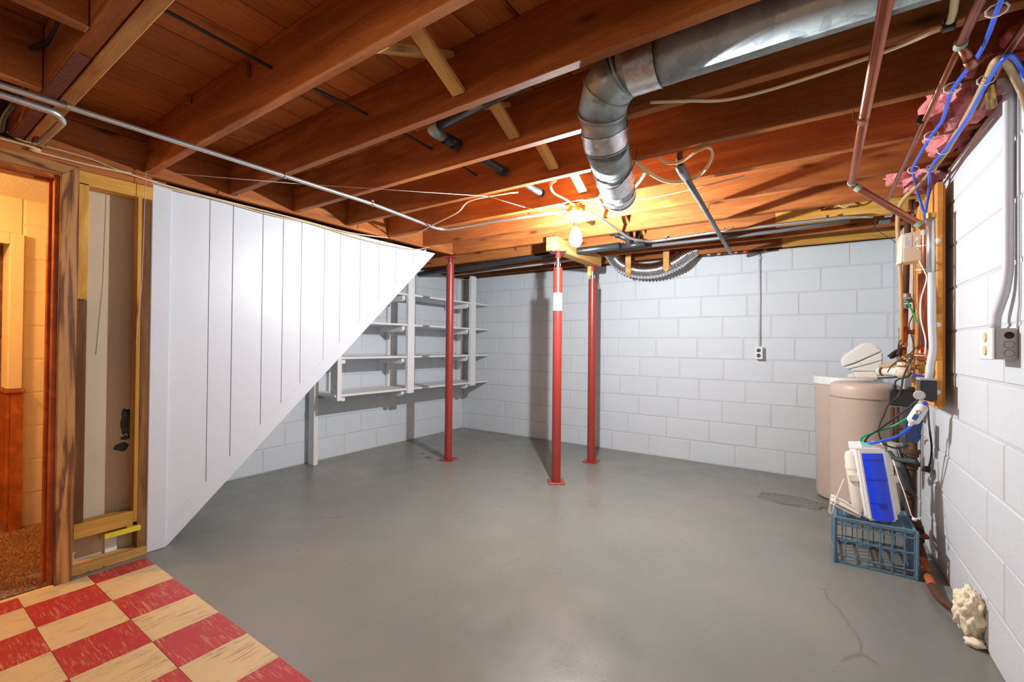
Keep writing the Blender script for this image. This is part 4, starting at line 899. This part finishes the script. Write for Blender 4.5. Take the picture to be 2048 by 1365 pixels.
prism('head_body', hd([(1688, 735), (1710, 728.5), (1765, 704), (1766, 722), (1760, 741), (1756, 744), (1708, 743)]), (0, dy, 0), M['headgrey'], t, .005)
prism('seam', hd([(1695, 738.5), (1740, 727), (1765, 719.5), (1765, 720.5), (1740, 728.3), (1696, 739.5)]), (0, -.001, 0), M['seam'], t)
prism('neck', hd([(1708, 744), (1748, 744), (1756, 750), (1756, 757), (1712, 756)]), (0, .16, 0), M['offwhite'], t, .004)
prism('clamp', hd([(1696, 749), (1708, 748), (1709, 755), (1696, 756)]), (0, .03, 0), M['offwhite'], t, .002)
tube('drain_tube', [U(1756, 757, y=3.66), U(1775, 756, y=3.6), U(1805, 754, y=3.5)], .005, M['blackrub'], t, 8)

# ---- milk crate
t = thing('milk_crate', (.265, 3.08, 0), 'slate blue plastic lattice crate upside down on the floor by the side wall', 'crate')
X0, X1, Y0, Y1, Z1 = .104, .432, 2.925, 3.245, .240
def slab(n, lo, hi, p=t): return box(n, lo, hi, M['crate'], p, .0015)
def latticed(side):
    b = []
    for zz, h in ((.0, .012), (.036, .008), (.118, .010), (.196, .008), (.222, .018)): b.append(('h', zz, h))
    return b
def wallpanel(axis, f, lo, hi):
    """lattice side: horizontal ribs and vertical ribs each a part"""
    def bx(a, b, z0, z1, th=.012):
        if axis == 'y': slab('rib', (a, f, z0), (b, f+th, z1))
        else: slab('rib', (f, a, z0), (f+th, b, z1))
    for zz, h in ((.0, .012), (.038, .007), (.122, .009), (.198, .007), (.222, .018)): bx(lo, hi, zz, zz+h)
    n = 7
    for k in range(n+1):
        c = lo+(hi-lo)*k/n; wd = .012 if k in (0, n) else .006
        bx(max(lo, c-wd/2), min(hi, c+wd/2), .0, Z1-.002)
wallpanel('y', Y0, X0, X1); wallpanel('y', Y1-.012, X0, X1); wallpanel('x', X0, Y0, Y1); wallpanel('x', X1-.012, Y0, Y1)
for k in range(1, 11): yy = Y0+(Y1-Y0)*k/11; slab('grid_bar', (X0+.01, yy-.003, Z1-.010), (X1-.01, yy+.003, Z1-.002))
for k in range(1, 7): xx = X0+(X1-X0)*k/7; slab('grid_bar', (xx-.004, Y0+.01, Z1-.010), (xx+.004, Y1-.01, Z1-.001))
for px_, py_ in ((X0, Y0), (X1, Y0), (X0, Y1), (X1, Y1)): box('corner_post', (px_-.006, py_-.006, 0), (px_+.006, py_+.006, Z1), M['crate'], t, .004)

# ---- reverse osmosis unit (built upright at the origin, then leaned)
t = thing('filter_unit', (0, 0, 0), 'white under-sink water filter unit with a tall blue window standing on the crate', 'water filter')
W, HT, DP = .118, .40, .10
def rp(name, lo, hi, mat, bev=.004, seg=2):
    bm = bmesh.new(); bmesh.ops.create_cube(bm, size=1); s = [hi[i]-lo[i] for i in range(3)]; bmesh.ops.scale(bm, vec=s, verts=bm.verts)
    bmesh.ops.bevel(bm, geom=bm.edges[:], offset=bev, segments=seg, affect='EDGES'); return from_bm(name, bm, mat, t, [(lo[i]+hi[i])/2 for i in range(3)])
rp('housing', (-.065, -.012, 0), (.065, .10, HT-.03), M['white'], .010)
prism('housing_top', [(-.065, .10, HT-.04), (-.065, -.012, HT-.04), (-.065, .03, HT), (-.065, .10, HT)], (.130, 0, 0), M['white'], t, .003)
# display sticker on the sloped top
prism('display_sticker', [(-.04, -.004, HT-.030), (.045, -.004, HT-.030), (.045, .026, HT-.001), (-.04, .026, HT-.001)], (0, -.002, .002), M['label'], t)
prism('display_teal', [(-.036, -.002, HT-.026), (.012, -.002, HT-.026), (.012, .024, HT-.002), (-.036, .024, HT-.002)], (0, -.003, .003), M['teal'], t)
# recessed blue window: bowed lens with rounded ends and darker canister bands behind
vs = []; fs = []; nx, nz = 14, 20
for j in range(nz+1):
    zz = .012+(HT-.075)*j/nz
    for i in range(nx+1):
        u_ = -1+2*i/nx; cw = .047
        zc = zz-(.012*(1-abs(u_)**2.5) if j == 0 else 0)
        vs.append((u_*cw, -.013-.018*math.sqrt(max(0, 1-u_*u_*.98)), zc))
for j in range(nz):
    for i in range(nx): a = j*(nx+1)+i; fs.append((a, a+1, a+nx+2, a+nx+1))
mk('blue_window', vs, fs, M['bluelens'], t, smooth=True)
for z_, h_ in ((.20, .006), (.30, .004), (.085, .003)):
    vs = []; fs = []
    for i in range(nx+1):
        u_ = -1+2*i/nx; y_ = -.0138-.018*math.sqrt(max(0, 1-u_*u_*.98)); vs += [(u_*.047, y_, z_), (u_*.047, y_, z_+h_)]
    for i in range(nx): fs.append((2*i, 2*i+2, 2*i+3, 2*i+1))
    mk('canister_band', vs, fs, M['bluedark'], t, smooth=True)
rp('window_badge', (-.012, -.034, .06), (.022, -.0305, .085), M['bluedark'], .001)
for s_ in (-1, 1):
    lathe('filter_canister', [(.020, .03), (.029, .05), (.029, .25), (.031, .252), (.031, .27), (.027, .285), (.027, .32), (.018, .345), (.004, .35)], M['offwhite'], t, (s_*.076, .06, .0), seg=24)
    rp('canister_bracket', (s_*.078-.03, .022, .19), (s_*.078+.03, .04, .225), M['offwhite'], .003)
base_l = U(1765, 1046, y=2.965); top_c = U(1738, 888, y=3.035)
ax = (top_c-base_l).normalized(); side = Vector((1, .25, 0)); side = (side-ax*side.dot(ax)).normalized(); yv = ax.cross(side)
t.matrix_basis = Matrix.Translation(base_l+Vector((0, 0, .008))) @ Matrix((side, yv, ax)).transposed().to_4x4()
# twine ties holding it to the crate
t = thing('twine', U(1690, 960, y=2.96), 'cream twine tying the filter unit down to both sides of the crate', 'string')
tube('strand', [U(1688, 958, y=2.97), U(1676, 988, y=2.95), U(1668, 1010, y=2.94), U(1664, 1030, y=2.935)], .0022, M['string'], t, 6)
tube('strand', [U(1786, 920, y=3.03), U(1797, 955, y=3.0), U(1810, 990, y=2.97), U(1822, 1030, y=2.95), U(1830, 1040, y=2.94)], .0022, M['string'], t, 6)
tube('strand', [U(1826, 1038, y=2.94), U(1835, 1038, y=2.94), U(1844, 1036, y=2.94)], .0028, M['string'], t, 6)
blob('knot', U(1828, 1039, y=2.94), (.010, .010, .008), M['string'], t, 1, .4, 2, 2)
# rolled cloth bundle
t = thing('cloth_bundle', U(1690, 1010, y=2.95), 'bundle of rolled off white cloth strips tied on the crate edge', 'cloth')
a, b = U(1663, 998, y=2.96), U(1722, 1030, y=2.945); ax = (b-a)
for k in range(9):
    an = k*2.4; rr = .0085*math.sqrt(k); o_ = Vector((0, math.cos(an)*rr, math.sin(an)*rr))+Vector((random.uniform(-.006, .006), 0, 0))
    tube('strip', [a+o_*.9, a.lerp(b, .5)+o_+Vector((0, 0, .003)), b+o_*.6], .009, M['cloth'], t, 8, smooth=True, rf=lambda s: .0085-.003*s)
tube('tie', [a.lerp(b, .12)+Vector((0, .030*math.cos(k*.5), .030*math.sin(k*.5)*.9)) for k in range(14)], .002, M['string'], t, 6)

# ---- rusty pipe on floor into foam
t = thing('water_service_pipe', (.49, 2.9, .04), 'rusty brown water pipe curving along the floor into the foam lump', 'pipe')
pp = [U(1838, 1070, y=3.3), U(1840, 1095, z=.07), U(1849, 1130, z=.045), U(1862, 1168, z=.03), U(1880, 1198, z=.03), U(1908, 1219, z=.035), U(1945, 1246, z=.045)]
pp[0] = Vector((pp[1].x-.002, 3.36, .17))
sp_ = smoothpath(pp, 6)
tube('pipe', sp_, .0165, M['rust'], t, 14)
i0 = len(sp_)
for a_, b_, m_, rr in ((.28, .40, 'orangetape', .0175), (.44, .50, 'orangetape', .018), (.18, .26, 'brownstud', .0185)):
    seg_ = sp_[int(a_*i0):int(b_*i0)+2]; tube('tape_wrap', seg_, rr, M[m_], t, 14)
for f_, rr in ((.03, .030), (.08, .034), (.13, .026)): c = sp_[int(f_*i0)]; lathe('fitting', [(rr, -.014), (rr, .014)], M['rust'], t, c, sp_[int(f_*i0)+1]-c, 12)
lathe('valve_handle', [(.004, 0), (.030, .002), (.033, .006), (.030, .010), (.004, .012)], M['redvalve'], t, U(1843, 1072, y=3.30), (.3, -.3, 1), 12)
blob('foam_lump', (XR-.035, 2.455, .112), (.045, .060, .085), M['foam'], None, 4, .32, 2.6, 5, label='lumpy cream expanding foam sealing the pipe hole low in the side wall', cat='foam')
blob('foam_drip', (XR-.03, 2.41, .016), (.03, .03, .018), M['foam'], None, 7, .3, 2.2, 3, label='small cream foam drip on the floor beneath the large foam lump', cat='foam')

# ---- red valve and small pipe at the top of the back wall
t = thing('wall_pipe', U(1480, 506, y=4.6), 'small copper pipe with a red valve handle running along the top of the back wall', 'pipe')
tube('pipe', [U(1370, 514, y=4.6), U(1440, 509, y=4.6), U(1548, 500, y=4.6)], .010, M['rust'], t, 10)
for xx in (1418, 1438, 1472, 1530): lathe('fitting', [(.016, -.014), (.016, .014)], M['copper'], t, U(xx, 510-(xx-1418)*.085, y=4.6), (1, 0, .0), 12)
lathe('valve_handle', [(.022, 0), (.024, .006), (.012, .014)], M['redvalve'], t, U(1491, 504, y=4.585), (0, -1, .1), 10)
# small copper stub on the yellow joist
tube('copper_stub', [U(1650, 415, y=3.66), U(1640, 418, y=3.66), U(1642, 421, y=3.66), U(1675, 417, y=3.66), U(1700, 414, y=3.66)], .007, M['copperbright'], None, 10, label='short bright copper stub hooked under the yellow joist', cat='pipe')
cable('short white cable loop under the yellow joist beside the copper stub', [U(1676, 410, y=3.62), U(1688, 415, y=3.62), U(1700, 410, y=3.62), U(1712, 403, y=3.62), U(1740, 398, y=3.62)], .006, 'romex', .8)
# pipes in the top of the corner behind the blue tubes
t = thing('pipe_cluster', U(1825, 420, y=3.9), 'tangle of brown and grey pipe stubs in the top corner behind the blue tubes', 'pipe')
for (a, b, yy, rr, m_) in (((1822, 400), (1822, 445), 3.7, .014, 'rust'), ((1832, 405), (1836, 440), 3.6, .012, 'copper'), ((1808, 412), (1842, 408), 3.8, .014, 'rust'), ((1838, 415), (1838, 450), 3.5, .010, 'galv'), ((1816, 420), (1846, 424), 3.7, .013, 'copper'), ((1828, 428), (1828, 455), 3.4, .011, 'galv')):
    tube('pipe', [U(*a, y=yy), U(*b, y=yy)], rr, M[m_], t, 12)
